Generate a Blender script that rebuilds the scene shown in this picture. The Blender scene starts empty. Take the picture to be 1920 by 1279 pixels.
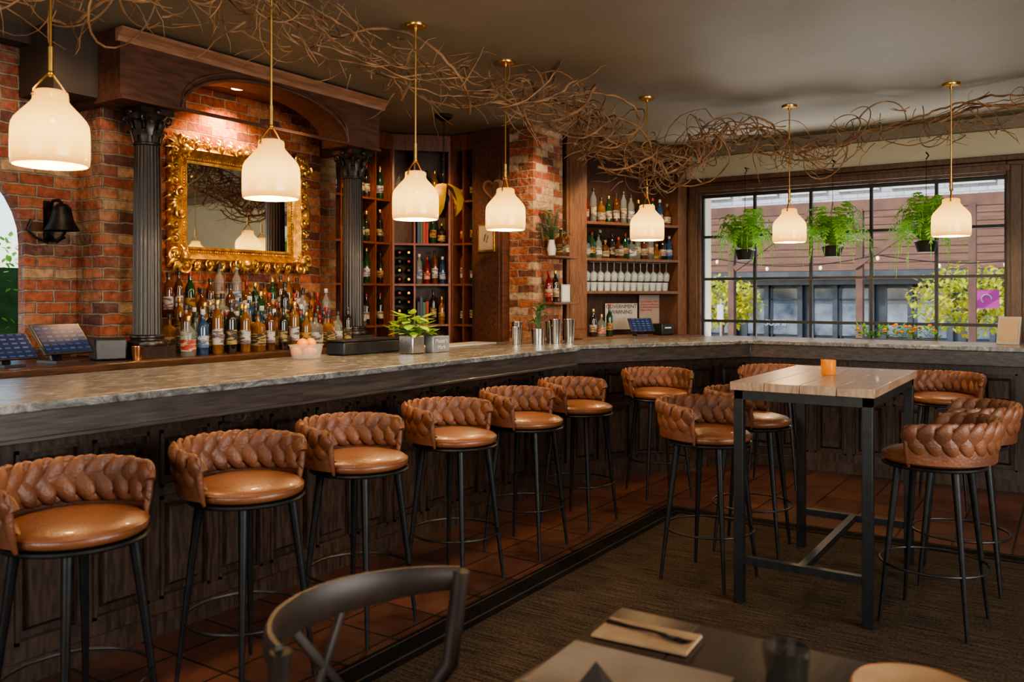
import bpy, bmesh, math, random
from mathutils import Vector, Matrix
rnd = random.Random(11)
pi = math.pi
scene = bpy.context.scene
COL = scene.collection

# ------------------------------------------------------------------ materials
def nodes_of(name):
    m = bpy.data.materials.new(name); m.use_nodes = True
    nt = m.node_tree
    return m, nt, nt.nodes["Principled BSDF"]

def coords(nt, scale=(1,1,1), kind='Object'):
    tc = nt.nodes.new('ShaderNodeTexCoord'); mp = nt.nodes.new('ShaderNodeMapping')
    mp.inputs['Scale'].default_value = scale
    nt.links.new(tc.outputs[kind], mp.inputs['Vector'])
    return mp.outputs['Vector']

def c4(c): return (c[0], c[1], c[2], 1)

def mat(name, c1, c2=None, rough=.5, metal=0, nscale=8, stretch=(1,1,1), bump=0, detail=5,
        coat=0, trans=0, alpha=1, emis=None, estr=0, r2=None, lo=.35, hi=.65, spec=.5, bscale=None, sheen=0):
    m, nt, p = nodes_of(name)
    p.inputs['Base Color'].default_value = c4(c1)
    p.inputs['Roughness'].default_value = rough
    p.inputs['Metallic'].default_value = metal
    p.inputs['Coat Weight'].default_value = coat
    p.inputs['Transmission Weight'].default_value = trans
    p.inputs['Alpha'].default_value = alpha
    p.inputs['Specular IOR Level'].default_value = spec
    p.inputs['Sheen Weight'].default_value = sheen
    if emis:
        p.inputs['Emission Color'].default_value = c4(emis); p.inputs['Emission Strength'].default_value = estr
    if c2 is not None or bump:
        v = coords(nt, stretch)
        n = nt.nodes.new('ShaderNodeTexNoise'); n.inputs['Scale'].default_value = nscale
        n.inputs['Detail'].default_value = detail
        nt.links.new(v, n.inputs['Vector'])
        if c2 is not None:
            r = nt.nodes.new('ShaderNodeValToRGB')
            r.color_ramp.elements[0].position = lo; r.color_ramp.elements[1].position = hi
            r.color_ramp.elements[0].color = c4(c1); r.color_ramp.elements[1].color = c4(c2)
            nt.links.new(n.outputs['Fac'], r.inputs['Fac']); nt.links.new(r.outputs['Color'], p.inputs['Base Color'])
        if r2 is not None:
            mr = nt.nodes.new('ShaderNodeMapRange'); mr.inputs['To Min'].default_value = rough; mr.inputs['To Max'].default_value = r2
            nt.links.new(n.outputs['Fac'], mr.inputs['Value']); nt.links.new(mr.outputs['Result'], p.inputs['Roughness'])
        if bump:
            b = nt.nodes.new('ShaderNodeBump'); b.inputs['Strength'].default_value = bump; b.inputs['Distance'].default_value = .01
            if bscale:
                n2 = nt.nodes.new('ShaderNodeTexNoise'); n2.inputs['Scale'].default_value = bscale; n2.inputs['Detail'].default_value = 4
                nt.links.new(v, n2.inputs['Vector']); nt.links.new(n2.outputs['Fac'], b.inputs['Height'])
            else:
                nt.links.new(n.outputs['Fac'], b.inputs['Height'])
            nt.links.new(b.outputs['Normal'], p.inputs['Normal'])
    return m

def leafmat(name, c1, c2, nscale=6, mixf=.45):
    m = mat(name, c1, c2, .55, nscale=nscale); nt = m.node_tree
    p = nt.nodes['Principled BSDF']; out = nt.nodes['Material Output']
    t = nt.nodes.new('ShaderNodeBsdfTranslucent'); mx = nt.nodes.new('ShaderNodeMixShader'); mx.inputs[0].default_value = mixf
    src = p.inputs['Base Color'].links[0].from_socket
    nt.links.new(src, t.inputs['Color']); nt.links.new(p.outputs[0], mx.inputs[1]); nt.links.new(t.outputs[0], mx.inputs[2])
    nt.links.new(mx.outputs[0], out.inputs['Surface'])
    return m

def brick_mat(name, cols, mortar, white=.0, bw=.215, bh=.072, ms=.006, wc=(.55,.42,.3)):
    m, nt, p = nodes_of(name)
    L = nt.links.new
    def mth(op, a, b=None, c=None):
        n = nt.nodes.new('ShaderNodeMath'); n.operation = op
        for i,x in enumerate((a,b,c)):
            if x is None: continue
            if isinstance(x,(int,float)): n.inputs[i].default_value = x
            else: L(x, n.inputs[i])
        return n.outputs[0]
    tc = nt.nodes.new('ShaderNodeTexCoord'); s = nt.nodes.new('ShaderNodeSeparateXYZ'); L(tc.outputs['Object'], s.inputs[0])
    u = mth('ADD', s.outputs['X'], s.outputs['Y'])
    c = nt.nodes.new('ShaderNodeCombineXYZ'); L(u, c.inputs['X']); L(s.outputs['Z'], c.inputs['Y'])
    nz = nt.nodes.new('ShaderNodeTexNoise'); nz.inputs['Scale'].default_value = 9; L(tc.outputs['Object'], nz.inputs['Vector'])
    ad = nt.nodes.new('ShaderNodeMixRGB'); ad.blend_type = 'LINEAR_LIGHT'; ad.inputs[0].default_value = .014
    L(c.outputs[0], ad.inputs[1]); L(nz.outputs['Color'], ad.inputs[2])
    b = nt.nodes.new('ShaderNodeTexBrick'); b.inputs['Scale'].default_value = 1
    b.inputs['Brick Width'].default_value = bw; b.inputs['Row Height'].default_value = bh
    b.inputs['Mortar Size'].default_value = ms; b.inputs['Mortar Smooth'].default_value = .4
    L(ad.outputs[0], b.inputs['Vector'])
    s2 = nt.nodes.new('ShaderNodeSeparateXYZ'); L(ad.outputs[0], s2.inputs[0])
    row = mth('FLOOR', mth('DIVIDE', s2.outputs['Y'], bh))
    par = mth('FLOORED_MODULO', row, 2.0)
    off = mth('MULTIPLY', mth('SUBTRACT', 1.0, par), .5)
    col = mth('FLOOR', mth('ADD', mth('DIVIDE', s2.outputs['X'], bw), off))
    cv = nt.nodes.new('ShaderNodeCombineXYZ'); L(col, cv.inputs[0]); L(row, cv.inputs[1])
    wn = nt.nodes.new('ShaderNodeTexWhiteNoise'); wn.noise_dimensions = '2D'; L(cv.outputs[0], wn.inputs['Vector'])
    cr = nt.nodes.new('ShaderNodeValToRGB'); cr.color_ramp.interpolation = 'CONSTANT'
    e = cr.color_ramp.elements
    while len(e) > 1: e.remove(e[-1])
    e[0].position = 0; e[0].color = c4(cols[0])
    for i,cc in enumerate(cols[1:]): x = e.new((i+1)/len(cols)); x.color = c4(cc)
    L(wn.outputs['Value'], cr.inputs[0])
    mo = nt.nodes.new('ShaderNodeMixRGB'); L(b.outputs['Fac'], mo.inputs[0]); L(cr.outputs[0], mo.inputs[1]); mo.inputs[2].default_value = c4(mortar)
    n2 = nt.nodes.new('ShaderNodeTexNoise'); n2.inputs['Scale'].default_value = 30; n2.inputs['Detail'].default_value = 6
    L(tc.outputs['Object'], n2.inputs['Vector'])
    mul = nt.nodes.new('ShaderNodeMixRGB'); mul.blend_type = 'MULTIPLY'; mul.inputs[0].default_value = .7
    rr = nt.nodes.new('ShaderNodeValToRGB'); rr.color_ramp.elements[0].color = (.4,.4,.4,1); rr.color_ramp.elements[0].position = .3
    rr.color_ramp.elements[1].color = (1.2,1.2,1.2,1); rr.color_ramp.elements[1].position = .65
    L(n2.outputs['Fac'], rr.inputs[0]); L(mo.outputs[0], mul.inputs[1]); L(rr.outputs[0], mul.inputs[2])
    last = mul.outputs[0]
    if white > 0:
        n3 = nt.nodes.new('ShaderNodeTexNoise'); n3.inputs['Scale'].default_value = 2.2; n3.inputs['Detail'].default_value = 9
        n3.inputs['Roughness'].default_value = .72
        L(tc.outputs['Object'], n3.inputs['Vector'])
        r3 = nt.nodes.new('ShaderNodeValToRGB'); r3.color_ramp.elements[0].position = .62-white*.2; r3.color_ramp.elements[1].position = .78-white*.2
        r3.color_ramp.elements[1].color = (.85,.85,.85,1)
        L(n3.outputs['Fac'], r3.inputs[0])
        mx = nt.nodes.new('ShaderNodeMixRGB'); L(r3.outputs[0], mx.inputs[0]); L(last, mx.inputs[1]); mx.inputs[2].default_value = c4(wc)
        last = mx.outputs[0]
    L(last, p.inputs['Base Color']); p.inputs['Roughness'].default_value = .85
    hh = mth('ADD', mth('MULTIPLY_ADD', b.outputs['Fac'], -1.0, n2.outputs['Fac']), mth('MULTIPLY', wn.outputs['Value'], .3))
    bp = nt.nodes.new('ShaderNodeBump'); bp.inputs['Strength'].default_value = .9; bp.inputs['Distance'].default_value = .018
    L(hh, bp.inputs['Height']); L(bp.outputs[0], p.inputs['Normal'])
    return m

def tile_mat(name, ca, cb, mortar, size, rough=.35, offset=0):
    m, nt, p = nodes_of(name); L = nt.links.new
    v = coords(nt)
    b = nt.nodes.new('ShaderNodeTexBrick'); b.offset = offset; b.inputs['Scale'].default_value = 1
    b.inputs['Brick Width'].default_value = size; b.inputs['Row Height'].default_value = size; b.inputs['Mortar Size'].default_value = .007
    b.inputs['Color1'].default_value = c4(ca); b.inputs['Color2'].default_value = c4(cb); b.inputs['Mortar'].default_value = c4(mortar)
    L(v, b.inputs['Vector'])
    n = nt.nodes.new('ShaderNodeTexNoise'); n.inputs['Scale'].default_value = 5; n.inputs['Detail'].default_value = 8; L(v, n.inputs['Vector'])
    mx = nt.nodes.new('ShaderNodeMixRGB'); mx.blend_type = 'MULTIPLY'; mx.inputs[0].default_value = .8
    r = nt.nodes.new('ShaderNodeValToRGB'); r.color_ramp.elements[0].position = .3; r.color_ramp.elements[0].color = (.4,.4,.4,1)
    L(n.outputs['Fac'], r.inputs[0]); L(b.outputs['Color'], mx.inputs[1]); L(r.outputs[0], mx.inputs[2]); L(mx.outputs[0], p.inputs['Base Color'])
    p.inputs['Roughness'].default_value = rough
    bp = nt.nodes.new('ShaderNodeBump'); bp.inputs['Strength'].default_value = .5; bp.inputs['Distance'].default_value = .006; bp.invert = True
    L(b.outputs['Fac'], bp.inputs['Height']); L(bp.outputs[0], p.inputs['Normal'])
    return m

def rug_mat(name):
    m, nt, p = nodes_of(name); L = nt.links.new
    v = coords(nt, (3,60,1))
    n0 = nt.nodes.new('ShaderNodeTexNoise'); n0.inputs['Scale'].default_value = 1.5; n0.inputs['Detail'].default_value = 3; L(v, n0.inputs['Vector'])
    v2 = coords(nt)
    n = nt.nodes.new('ShaderNodeTexNoise'); n.inputs['Scale'].default_value = 90; L(v2, n.inputs['Vector'])
    mx = nt.nodes.new('ShaderNodeMixRGB'); mx.inputs[0].default_value = .45; L(n0.outputs['Fac'], mx.inputs[1]); L(n.outputs['Fac'], mx.inputs[2])
    r = nt.nodes.new('ShaderNodeValToRGB'); r.color_ramp.elements[0].position = .38; r.color_ramp.elements[1].position = .66
    r.color_ramp.elements[0].color = (.012,.009,.006,1); r.color_ramp.elements[1].color = (.092,.064,.043,1)
    L(mx.outputs[0], r.inputs[0]); L(r.outputs[0], p.inputs['Base Color']); p.inputs['Roughness'].default_value = .95
    p.inputs['Specular IOR Level'].default_value = .12
    bp = nt.nodes.new('ShaderNodeBump'); bp.inputs['Strength'].default_value = .7; bp.inputs['Distance'].default_value = .005
    L(mx.outputs[0], bp.inputs['Height']); L(bp.outputs[0], p.inputs['Normal'])
    return m

def marble_mat(name):
    m, nt, p = nodes_of(name); L = nt.links.new
    v = coords(nt, (1.6,.6,1.2))
    n = nt.nodes.new('ShaderNodeTexNoise'); n.inputs['Scale'].default_value = 11; n.inputs['Detail'].default_value = 12; n.inputs['Roughness'].default_value = .82
    n.inputs['Distortion'].default_value = 1.4
    L(v, n.inputs['Vector'])
    r = nt.nodes.new('ShaderNodeValToRGB'); e = r.color_ramp.elements
    e[0].position = .36; e[0].color = (.035,.036,.038,1); e[1].position = .66; e[1].color = (.38,.38,.37,1)
    x = r.color_ramp.elements.new(.5); x.color = (.145,.145,.142,1)
    L(n.outputs['Fac'], r.inputs[0]); L(r.outputs[0], p.inputs['Base Color']); p.inputs['Roughness'].default_value = .26
    bp = nt.nodes.new('ShaderNodeBump'); bp.inputs['Strength'].default_value = .15; bp.inputs['Distance'].default_value = .004
    L(n.outputs['Fac'], bp.inputs['Height']); L(bp.outputs[0], p.inputs['Normal'])
    return m

M = {}
M['brick'] = brick_mat('red_brick', [(.46,.13,.05),(.36,.09,.035),(.24,.055,.025),(.50,.19,.08),(.40,.11,.045),(.16,.05,.03)], (.34,.25,.17))
M['brick_worn'] = brick_mat('worn_brick', [(.28,.080,.04),(.18,.055,.033),(.32,.12,.06),(.11,.042,.03),(.38,.23,.13),(.24,.065,.035),(.30,.09,.045)], (.22,.175,.13), white=.60, wc=(.30,.225,.155), ms=.008)
M['brick_pillar'] = brick_mat('patched_pillar_brick', [(.40,.12,.05),(.26,.075,.04),(.46,.20,.10),(.17,.06,.035),(.48,.32,.20),(.34,.09,.04)], (.34,.26,.18), white=.42, wc=(.46,.33,.21))
M['brick_pale'] = brick_mat('pale_outdoor_brick', [(.50,.52,.56),(.42,.45,.50),(.56,.57,.60)], (.3,.3,.32), bw=.6, bh=.2, ms=.015)
M['dwood'] = mat('dark_walnut', (.030,.014,.008), (.085,.038,.020), .38, nscale=6, stretch=(14,14,1.2), bump=.12, coat=.15)
M['dwoodh'] = mat('dark_walnut_horizontal', (.035,.016,.009), (.09,.040,.020), .34, nscale=6, stretch=(9,1.2,14), bump=.12, coat=.15)
M['soffit'] = mat('mahogany_panel', (.055,.022,.013), (.115,.046,.026), .5, nscale=4, stretch=(9,1.5,9), bump=.08)
M['barwood'] = mat('bar_front_wood', (.025,.016,.012), (.068,.042,.030), .34, nscale=6, stretch=(8,8,1.5), bump=.15, coat=.2)
M['apron'] = mat('bar_apron_wood', (.034,.027,.025), (.072,.057,.051), .36, nscale=5, stretch=(4,1,12), bump=.1, coat=.2)
M['shelfwood'] = mat('shelf_wood', (.10,.044,.023), (.18,.084,.046), .42, nscale=6, stretch=(10,10,1.5), bump=.1)
M['nichewood'] = mat('wine_niche_wood', (.11,.034,.017), (.20,.066,.032), .40, nscale=6, stretch=(10,10,1.5), bump=.1)
M['shelfback'] = mat('shelf_back_wood', (.035,.014,.008), (.07,.028,.014), .5, nscale=6, stretch=(10,10,1.5))
M['trimw'] = mat('cornice_wood', (.24,.12,.075), (.36,.20,.13), .4, nscale=6, stretch=(6,1,6))
M['colw'] = mat('column_wood', (.011,.007,.006), (.026,.016,.012), .36, nscale=8, stretch=(6,6,1), coat=.1)
M['leather'] = mat('tan_leather', (.130,.047,.020), (.245,.092,.039), .36, nscale=4, bump=.25, bscale=90, coat=.12)
M['leather2'] = mat('tan_leather_braid', (.105,.039,.019), (.20,.076,.035), .44, nscale=7, bump=.3, bscale=90)
M['black'] = mat('black_powdercoat_metal', (.012,.012,.013), (.02,.02,.02), .42, nscale=30, metal=.3, bump=.03)
M['iron'] = mat('black_cast_iron', (.012,.012,.012), (.03,.028,.026), .45, nscale=25, metal=.7, bump=.2)
M['brass'] = mat('brushed_brass', (.72,.45,.14), (.62,.38,.11), .28, metal=1, nscale=30)
M['gold'] = mat('antique_gilt', (.80,.46,.10), (.42,.20,.035), .32, metal=.8, nscale=22, bump=.3)
M['steel'] = mat('stainless_steel', (.62,.60,.57), (.5,.48,.46), .22, metal=1, nscale=40)
M['mirror'] = mat('mirror_glass', (.88,.88,.85), (.84,.84,.81), .02, metal=1, nscale=3)
M['marble'] = marble_mat('grey_marble')
M['floor'] = tile_mat('terracotta_tile', (.165,.062,.037), (.095,.038,.025), (.022,.015,.012), .31, rough=.38)
M['rug'] = rug_mat('woven_brown_rug')
M['rugb'] = mat('rug_black_binding', (.006,.005,.005), (.012,.010,.009), .95, nscale=90, bump=.3, spec=.1)
M['rugs'] = mat('rug_tan_stripe', (.04,.030,.021), (.07,.052,.036), .95, nscale=90, bump=.3, spec=.1)
M['ceil'] = mat('taupe_ceiling_paint', (.215,.183,.138), (.24,.205,.156), .55, nscale=2, bump=.03)
M['cream'] = mat('cream_wall_paint', (.50,.46,.33), (.55,.51,.37), .7, nscale=3, bump=.05)
M['darkpaint'] = mat('dark_brown_paint', (.045,.030,.022), (.06,.042,.03), .6, nscale=3)
M['frame'] = mat('window_dark_wood', (.065,.034,.021), (.12,.064,.040), .4, nscale=6, stretch=(8,8,1.5), bump=.1)
M['muntin'] = mat('black_window_bar', (.012,.014,.018), (.02,.022,.026), .45, nscale=20)
M['tabletop'] = mat('oiled_wood_planks', (.27,.165,.10), (.42,.28,.18), .32, nscale=4, stretch=(16,1.2,4), bump=.05, coat=.25)
M['twig'] = mat('dry_vine_bark', (.11,.056,.028), (.36,.20,.10), .7, nscale=9, bump=.3)
M['fern'] = leafmat('fern_green', (.16,.40,.04), (.34,.62,.09))
M['leaf'] = leafmat('lime_pothos_leaf', (.26,.48,.05), (.48,.66,.10), 8, .25)
M['leafd'] = leafmat('dark_green_leaf', (.04,.14,.04), (.10,.24,.07), 6, .25)
M['leafg'] = leafmat('grey_green_leaf', (.13,.20,.12), (.24,.30,.19), 6, .25)
M['leafy'] = leafmat('autumn_yellow_leaf', (.80,.68,.05), (.45,.55,.08), 1.5, .4)
M['ptblack'] = mat('black_plastic', (.012,.012,.013), (.018,.018,.02), .4, nscale=20)
M['white'] = mat('white_card', (.62,.60,.56), (.56,.54,.50), .6, nscale=20)
M['offwhite'] = mat('dull_white_rubber', (.42,.42,.41), (.36,.36,.35), .5, nscale=20)
M['kraft'] = mat('kraft_napkin_paper', (.34,.21,.11), (.40,.26,.14), .8, nscale=30, bump=.05)
M['paper'] = mat('menu_paper', (.27,.20,.14), (.31,.24,.17), .8, nscale=10)
M['darktable'] = mat('dark_stained_tabletop', (.022,.014,.011), (.045,.028,.021), .28, nscale=4, stretch=(14,1.2,4), coat=.2)
M['bent'] = mat('black_bentwood', (.016,.010,.007), (.034,.020,.013), .5, nscale=8)
M['plate'] = mat('tan_stoneware', (.40,.24,.12), (.34,.20,.10), .35, nscale=20, coat=.3)
M['glassc'] = mat('clear_glass', (.75,.8,.8), (.7,.76,.76), .05, nscale=5, alpha=.22)
M['smoke'] = mat('smoked_glass', (.02,.017,.015), (.03,.025,.02), .06, nscale=5, alpha=.5, coat=.5)
M['red'] = mat('red_paint', (.5,.02,.02), (.4,.015,.015), .4, nscale=5)
M['orange'] = mat('orange_fruit_skin', (.85,.25,.02), (.9,.35,.04), .5, nscale=30, bump=.2)
M['yellow'] = mat('yellow_petal', (.62,.36,.004), (.50,.26,.003), .5, nscale=6)
M['stoneb'] = mat('street_concrete', (.55,.54,.52), (.45,.44,.42), .8, nscale=2)
M['rust'] = mat('rust_brown_siding', (.11,.052,.034), (.20,.098,.064), .7, nscale=3, stretch=(.3,1,8))
M['rustd'] = mat('rust_brown_timber', (.10,.048,.032), (.16,.078,.05), .7, nscale=3)
M['storefront'] = mat('dark_storefront', (.024,.030,.040), (.05,.060,.078), .4, nscale=2)
M['extglass'] = mat('outdoor_window_glass', (.03,.05,.08), (.22,.26,.30), .12, nscale=.9)
M['asphalt'] = mat('asphalt', (.16,.16,.165), (.22,.22,.22), .9, nscale=5)
M['amberg'] = mat('amber_candle_glass', (.70,.24,.02), (.52,.15,.01), .12, nscale=20, alpha=.8, emis=(1,.33,.03), estr=.2, coat=.4)
M['wax'] = mat('amber_lit_wax', (.7,.4,.15), (.6,.32,.1), .5, nscale=20)
M['purple'] = mat('purple_banner_cloth', (.34,.03,.20), (.38,.04,.23), .8, nscale=5)
M['plasticc'] = mat('clear_plastic_tub', (.6,.55,.48), (.55,.5,.44), .2, nscale=5, alpha=.3)
M['copper'] = mat('copper_metal', (.6,.25,.12), (.5,.2,.09), .25, metal=1, nscale=20)

def screen_mat():
    m, nt, p = nodes_of('tablet_screen'); L = nt.links.new
    v = coords(nt)
    b = nt.nodes.new('ShaderNodeTexBrick'); b.offset = 0; b.inputs['Scale'].default_value = 1
    b.inputs['Brick Width'].default_value = .05; b.inputs['Row Height'].default_value = .03; b.inputs['Mortar Size'].default_value = .010
    b.inputs['Color1'].default_value = (.05,.08,.17,1); b.inputs['Color2'].default_value = (.02,.035,.09,1); b.inputs['Mortar'].default_value = (.012,.017,.04,1)
    L(v, b.inputs['Vector']); L(b.outputs['Color'], p.inputs['Base Color']); L(b.outputs['Color'], p.inputs['Emission Color'])
    p.inputs['Emission Strength'].default_value = .8; p.inputs['Roughness'].default_value = .15
    return m
M['screen'] = screen_mat()

def shade_mat():
    m, nt, p = nodes_of('opal_glass_lit'); L = nt.links.new
    tc = nt.nodes.new('ShaderNodeTexCoord'); s = nt.nodes.new('ShaderNodeSeparateXYZ'); L(tc.outputs['Object'], s.inputs[0])
    r = nt.nodes.new('ShaderNodeMapRange'); r.inputs['From Min'].default_value = 0; r.inputs['From Max'].default_value = .30
    L(s.outputs['Z'], r.inputs['Value'])
    cr = nt.nodes.new('ShaderNodeValToRGB'); e = cr.color_ramp.elements
    e[0].position = 0; e[0].color = (.42,.18,.03,1); e[1].position = 1; e[1].color = (.42,.17,.02,1)
    a = e.new(.15); a.color = (.80,.41,.08,1); b = e.new(.38); b.color = (1,.60,.14,1); d = e.new(.62); d.color = (.85,.45,.09,1)
    L(r.outputs[0], cr.inputs[0]); L(cr.outputs[0], p.inputs['Emission Color'])
    p.inputs['Emission Strength'].default_value = 3.0
    p.inputs['Base Color'].default_value = (.32,.22,.09,1); p.inputs['Roughness'].default_value = .2
    return m
M['shade'] = shade_mat()
M['downlight'] = mat('lit_downlight', (1,.8,.5), None, .5, emis=(1,.7,.35), estr=25)
M['bulb'] = mat('lit_bulb', (1,.8,.5), None, .5, emis=(1,.7,.35), estr=6)
M['bulbs'] = mat('small_lit_bulb', (.8,.6,.4), None, .5, emis=(1,.75,.45), estr=1.6)

# ------------------------------------------------------------------ mesh builder
class MB:
    def __init__(s): s.v = []; s.f = []; s.T = Matrix.Identity(4)
    def add(s, vs, fs):
        o = len(s.v); s.v += [tuple(s.T @ Vector(p)) for p in vs]; s.f += [tuple(i+o for i in f) for f in fs]
    def box(s, x0,x1,y0,y1,z0,z1):
        s.add([(x0,y0,z0),(x1,y0,z0),(x1,y1,z0),(x0,y1,z0),(x0,y0,z1),(x1,y0,z1),(x1,y1,z1),(x0,y1,z1)],
              [(0,3,2,1),(4,5,6,7),(0,1,5,4),(1,2,6,5),(2,3,7,6),(3,0,4,7)])
    def cbox(s, c, d): s.box(c[0]-d[0]/2,c[0]+d[0]/2,c[1]-d[1]/2,c[1]+d[1]/2,c[2]-d[2]/2,c[2]+d[2]/2)
    def lathe(s, prof, seg=24, c=(0,0,0), cap=True, fn=None):
        vs = []; n = len(prof)
        for i in range(seg):
            a = 2*pi*i/seg
            for (r,z) in prof:
                k = fn(a, r, z) if fn else r
                vs.append((c[0]+k*math.cos(a), c[1]+k*math.sin(a), c[2]+z))
        fs = []
        for i in range(seg):
            j = (i+1) % seg
            for q in range(n-1): fs.append((i*n+q, j*n+q, j*n+q+1, i*n+q+1))
        if cap:
            if prof[0][0] > 1e-5: fs.append(tuple(i*n for i in reversed(range(seg))))
            if prof[-1][0] > 1e-5: fs.append(tuple(i*n+n-1 for i in range(seg)))
        s.add(vs, fs)
    def blob(s, c, d, rot=None, seg=8, rings=5):
        vs = []; fs = []
        R = rot.to_matrix() if rot else Matrix.Identity(3)
        for j in range(rings+1):
            ph = pi*j/rings
            for i in range(seg):
                a = 2*pi*i/seg
                p = R @ Vector((d[0]*math.sin(ph)*math.cos(a), d[1]*math.sin(ph)*math.sin(a), d[2]*math.cos(ph)))
                vs.append((c[0]+p.x, c[1]+p.y, c[2]+p.z))
        for j in range(rings):
            for i in range(seg):
                k = (i+1) % seg; fs.append((j*seg+i, (j+1)*seg+i, (j+1)*seg+k, j*seg+k))
        s.add(vs, fs)
    def tube(s, pts, r, seg=8, closed=False, up=None, rb=None):
        pts = [Vector(p) for p in pts]; n = len(pts); vs = []; fs = []
        prev = None
        for i in range(n):
            if closed: t = pts[(i+1)%n]-pts[i-1]
            else: t = pts[min(i+1,n-1)]-pts[max(i-1,0)]
            if t.length < 1e-9: t = Vector((0,0,1))
            t.normalize()
            if up is not None: u = Vector(up[i]); u = u - t*u.dot(t)
            elif prev is None:
                u = Vector((0,0,1)) if abs(t.z) < .9 else Vector((1,0,0)); u = u - t*u.dot(t)
            else: u = prev - t*prev.dot(t)
            if u.length < 1e-6: u = t.orthogonal()
            u.normalize(); prev = u; w = t.cross(u)
            ra = r[i] if isinstance(r,(list,tuple)) else r
            rbb = ra if rb is None else (rb[i] if isinstance(rb,(list,tuple)) else rb)
            for k in range(seg):
                a = 2*pi*k/seg
                vs.append(tuple(pts[i] + u*ra*math.cos(a) + w*rbb*math.sin(a)))
        m = n if closed else n-1
        for i in range(m):
            j = (i+1) % n
            for k in range(seg):
                l = (k+1) % seg; fs.append((i*seg+k, i*seg+l, j*seg+l, j*seg+k))
        if not closed:
            fs.append(tuple(reversed(range(seg)))); fs.append(tuple((n-1)*seg+k for k in range(seg)))
        s.add(vs, fs)
    def prism(s, poly, z0, z1):
        n = len(poly)
        s.add([(p[0],p[1],z0) for p in poly]+[(p[0],p[1],z1) for p in poly],
              [tuple(reversed(range(n))), tuple(range(n,2*n))]+[(i,(i+1)%n,(i+1)%n+n,i+n) for i in range(n)])
    def prismx(s, poly, x0, x1):  # poly in (y,z)
        n = len(poly)
        s.add([(x0,p[0],p[1]) for p in poly]+[(x1,p[0],p[1]) for p in poly],
              [tuple(reversed(range(n))), tuple(range(n,2*n))]+[(i,(i+1)%n,(i+1)%n+n,i+n) for i in range(n)])
    def mesh(s, name, m, ang=40, recalc=True):
        me = bpy.data.meshes.new(name); me.from_pydata(s.v, [], s.f); 
        if recalc:
            bm = bmesh.new(); bm.from_mesh(me); bmesh.ops.recalc_face_normals(bm, faces=bm.faces); bm.to_mesh(me); bm.free()
        me.shade_smooth(); me.set_sharp_from_angle(angle=math.radians(ang))
        me.materials.append(m)
        return me

def link(o): COL.objects.link(o); return o
def thing(name, label, cat, loc=(0,0,0), rz=0, group=None, kind=None):
    o = bpy.data.objects.new(name, None); o.empty_display_size = .1
    o.location = loc; o.rotation_euler = (0,0,rz); o['label'] = label; o['category'] = cat
    if group: o['group'] = group
    if kind: o['kind'] = kind
    return link(o)
def part(mb, name, m, parent=None, loc=None, rot=None, bevel=0, label=None, ang=40, recalc=True):
    me = mb.mesh(name, m, ang, recalc) if isinstance(mb, MB) else mb
    o = bpy.data.objects.new(name, me); link(o)
    if parent: o.parent = parent
    if loc: o.location = loc
    if rot: o.rotation_euler = rot
    if label: o['label'] = label
    if bevel:
        b = o.modifiers.new('Bevel','BEVEL'); b.width = bevel; b.segments = 2; b.limit_method = 'ANGLE'; b.angle_limit = math.radians(50)
    return o
def single(mb, name, m, label, cat, bevel=0, group=None, kind=None, loc=None, rot=None, ang=40):
    o = part(mb, name, m, None, loc, rot, bevel, ang=ang)
    o['label'] = label; o['category'] = cat
    if group: o['group'] = group
    if kind: o['kind'] = kind
    return o
def clone(t, loc, rz=0, sc=None, label=None, group=None):
    def rec(o, par):
        c = o.copy(); COL.objects.link(c)
        if par: c.parent = par
        for ch in list(o.children): rec(ch, c)
        return c
    n = rec(t, None); n.location = loc; n.rotation_euler = (0,0,rz)
    if sc: n.scale = sc if isinstance(sc,(tuple,list)) else (sc,sc,sc)
    if label: n['label'] = label
    if group: n['group'] = group
    return n
def text_part(body, size, m, parent, loc, rot, name='lettering', align='CENTER'):
    cu = bpy.data.curves.new(name, 'FONT'); cu.body = body; cu.size = size; cu.align_x = align; cu.align_y = 'CENTER'; cu.extrude = .0006
    tmp = bpy.data.objects.new('tmp', cu); COL.objects.link(tmp)
    dg = bpy.context.evaluated_depsgraph_get(); dg.update()
    me = bpy.data.meshes.new_from_object(tmp.evaluated_get(dg)); bpy.data.objects.remove(tmp)
    me.materials.clear(); me.materials.append(m)
    o = bpy.data.objects.new(name, me); link(o); o.parent = parent; o.location = loc; o.rotation_euler = rot
    return o

# ------------------------------------------------------------------ room shell
H = 3.08
mb = MB(); mb.box(-6.6,3.4,-3.4,9.1,-.1,0); single(mb,'floor',M['floor'],'dark terracotta square tile floor','floor',kind='structure')
mb = MB(); mb.box(-6.6,3.4,-3.4,9.1,H,H+.12); single(mb,'ceiling',M['ceil'],'flat taupe painted ceiling','ceiling',kind='structure')
def arch_pts(y0,y1,zs,rise,n=20):
    c=(y0+y1)/2; h=(y1-y0)/2
    return [(c-h*math.cos(pi*i/n), zs+rise*math.sin(pi*i/n)) for i in range(n+1)]
mb = MB()
poly = [(-3.2,0),(1.15,0),(1.15,1.80)] + arch_pts(1.15,2.70,1.80,.62)[1:-1] + [(2.70,1.80),(2.70,0),(5.32,0),(5.32,H),(-3.2,H)]
mb.prismx(poly,-5.43,-5.35)
single(mb,'wall_west',M['brick_worn'],'old red brick wall with an arched opening','wall',kind='structure')
mb = MB(); mb.box(-5.35,-5.335,3.34,5.12,1.11,3.0); single(mb,'wall_niche',M['brick'],'orange red brick face behind the mirror','wall',kind='structure')
mb = MB(); mb.box(-5.35,-5.08,3.02,3.34,1.10,H); single(mb,'wall_pier',M['brick_worn'],'worn brick pier','wall',kind='structure')
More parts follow.
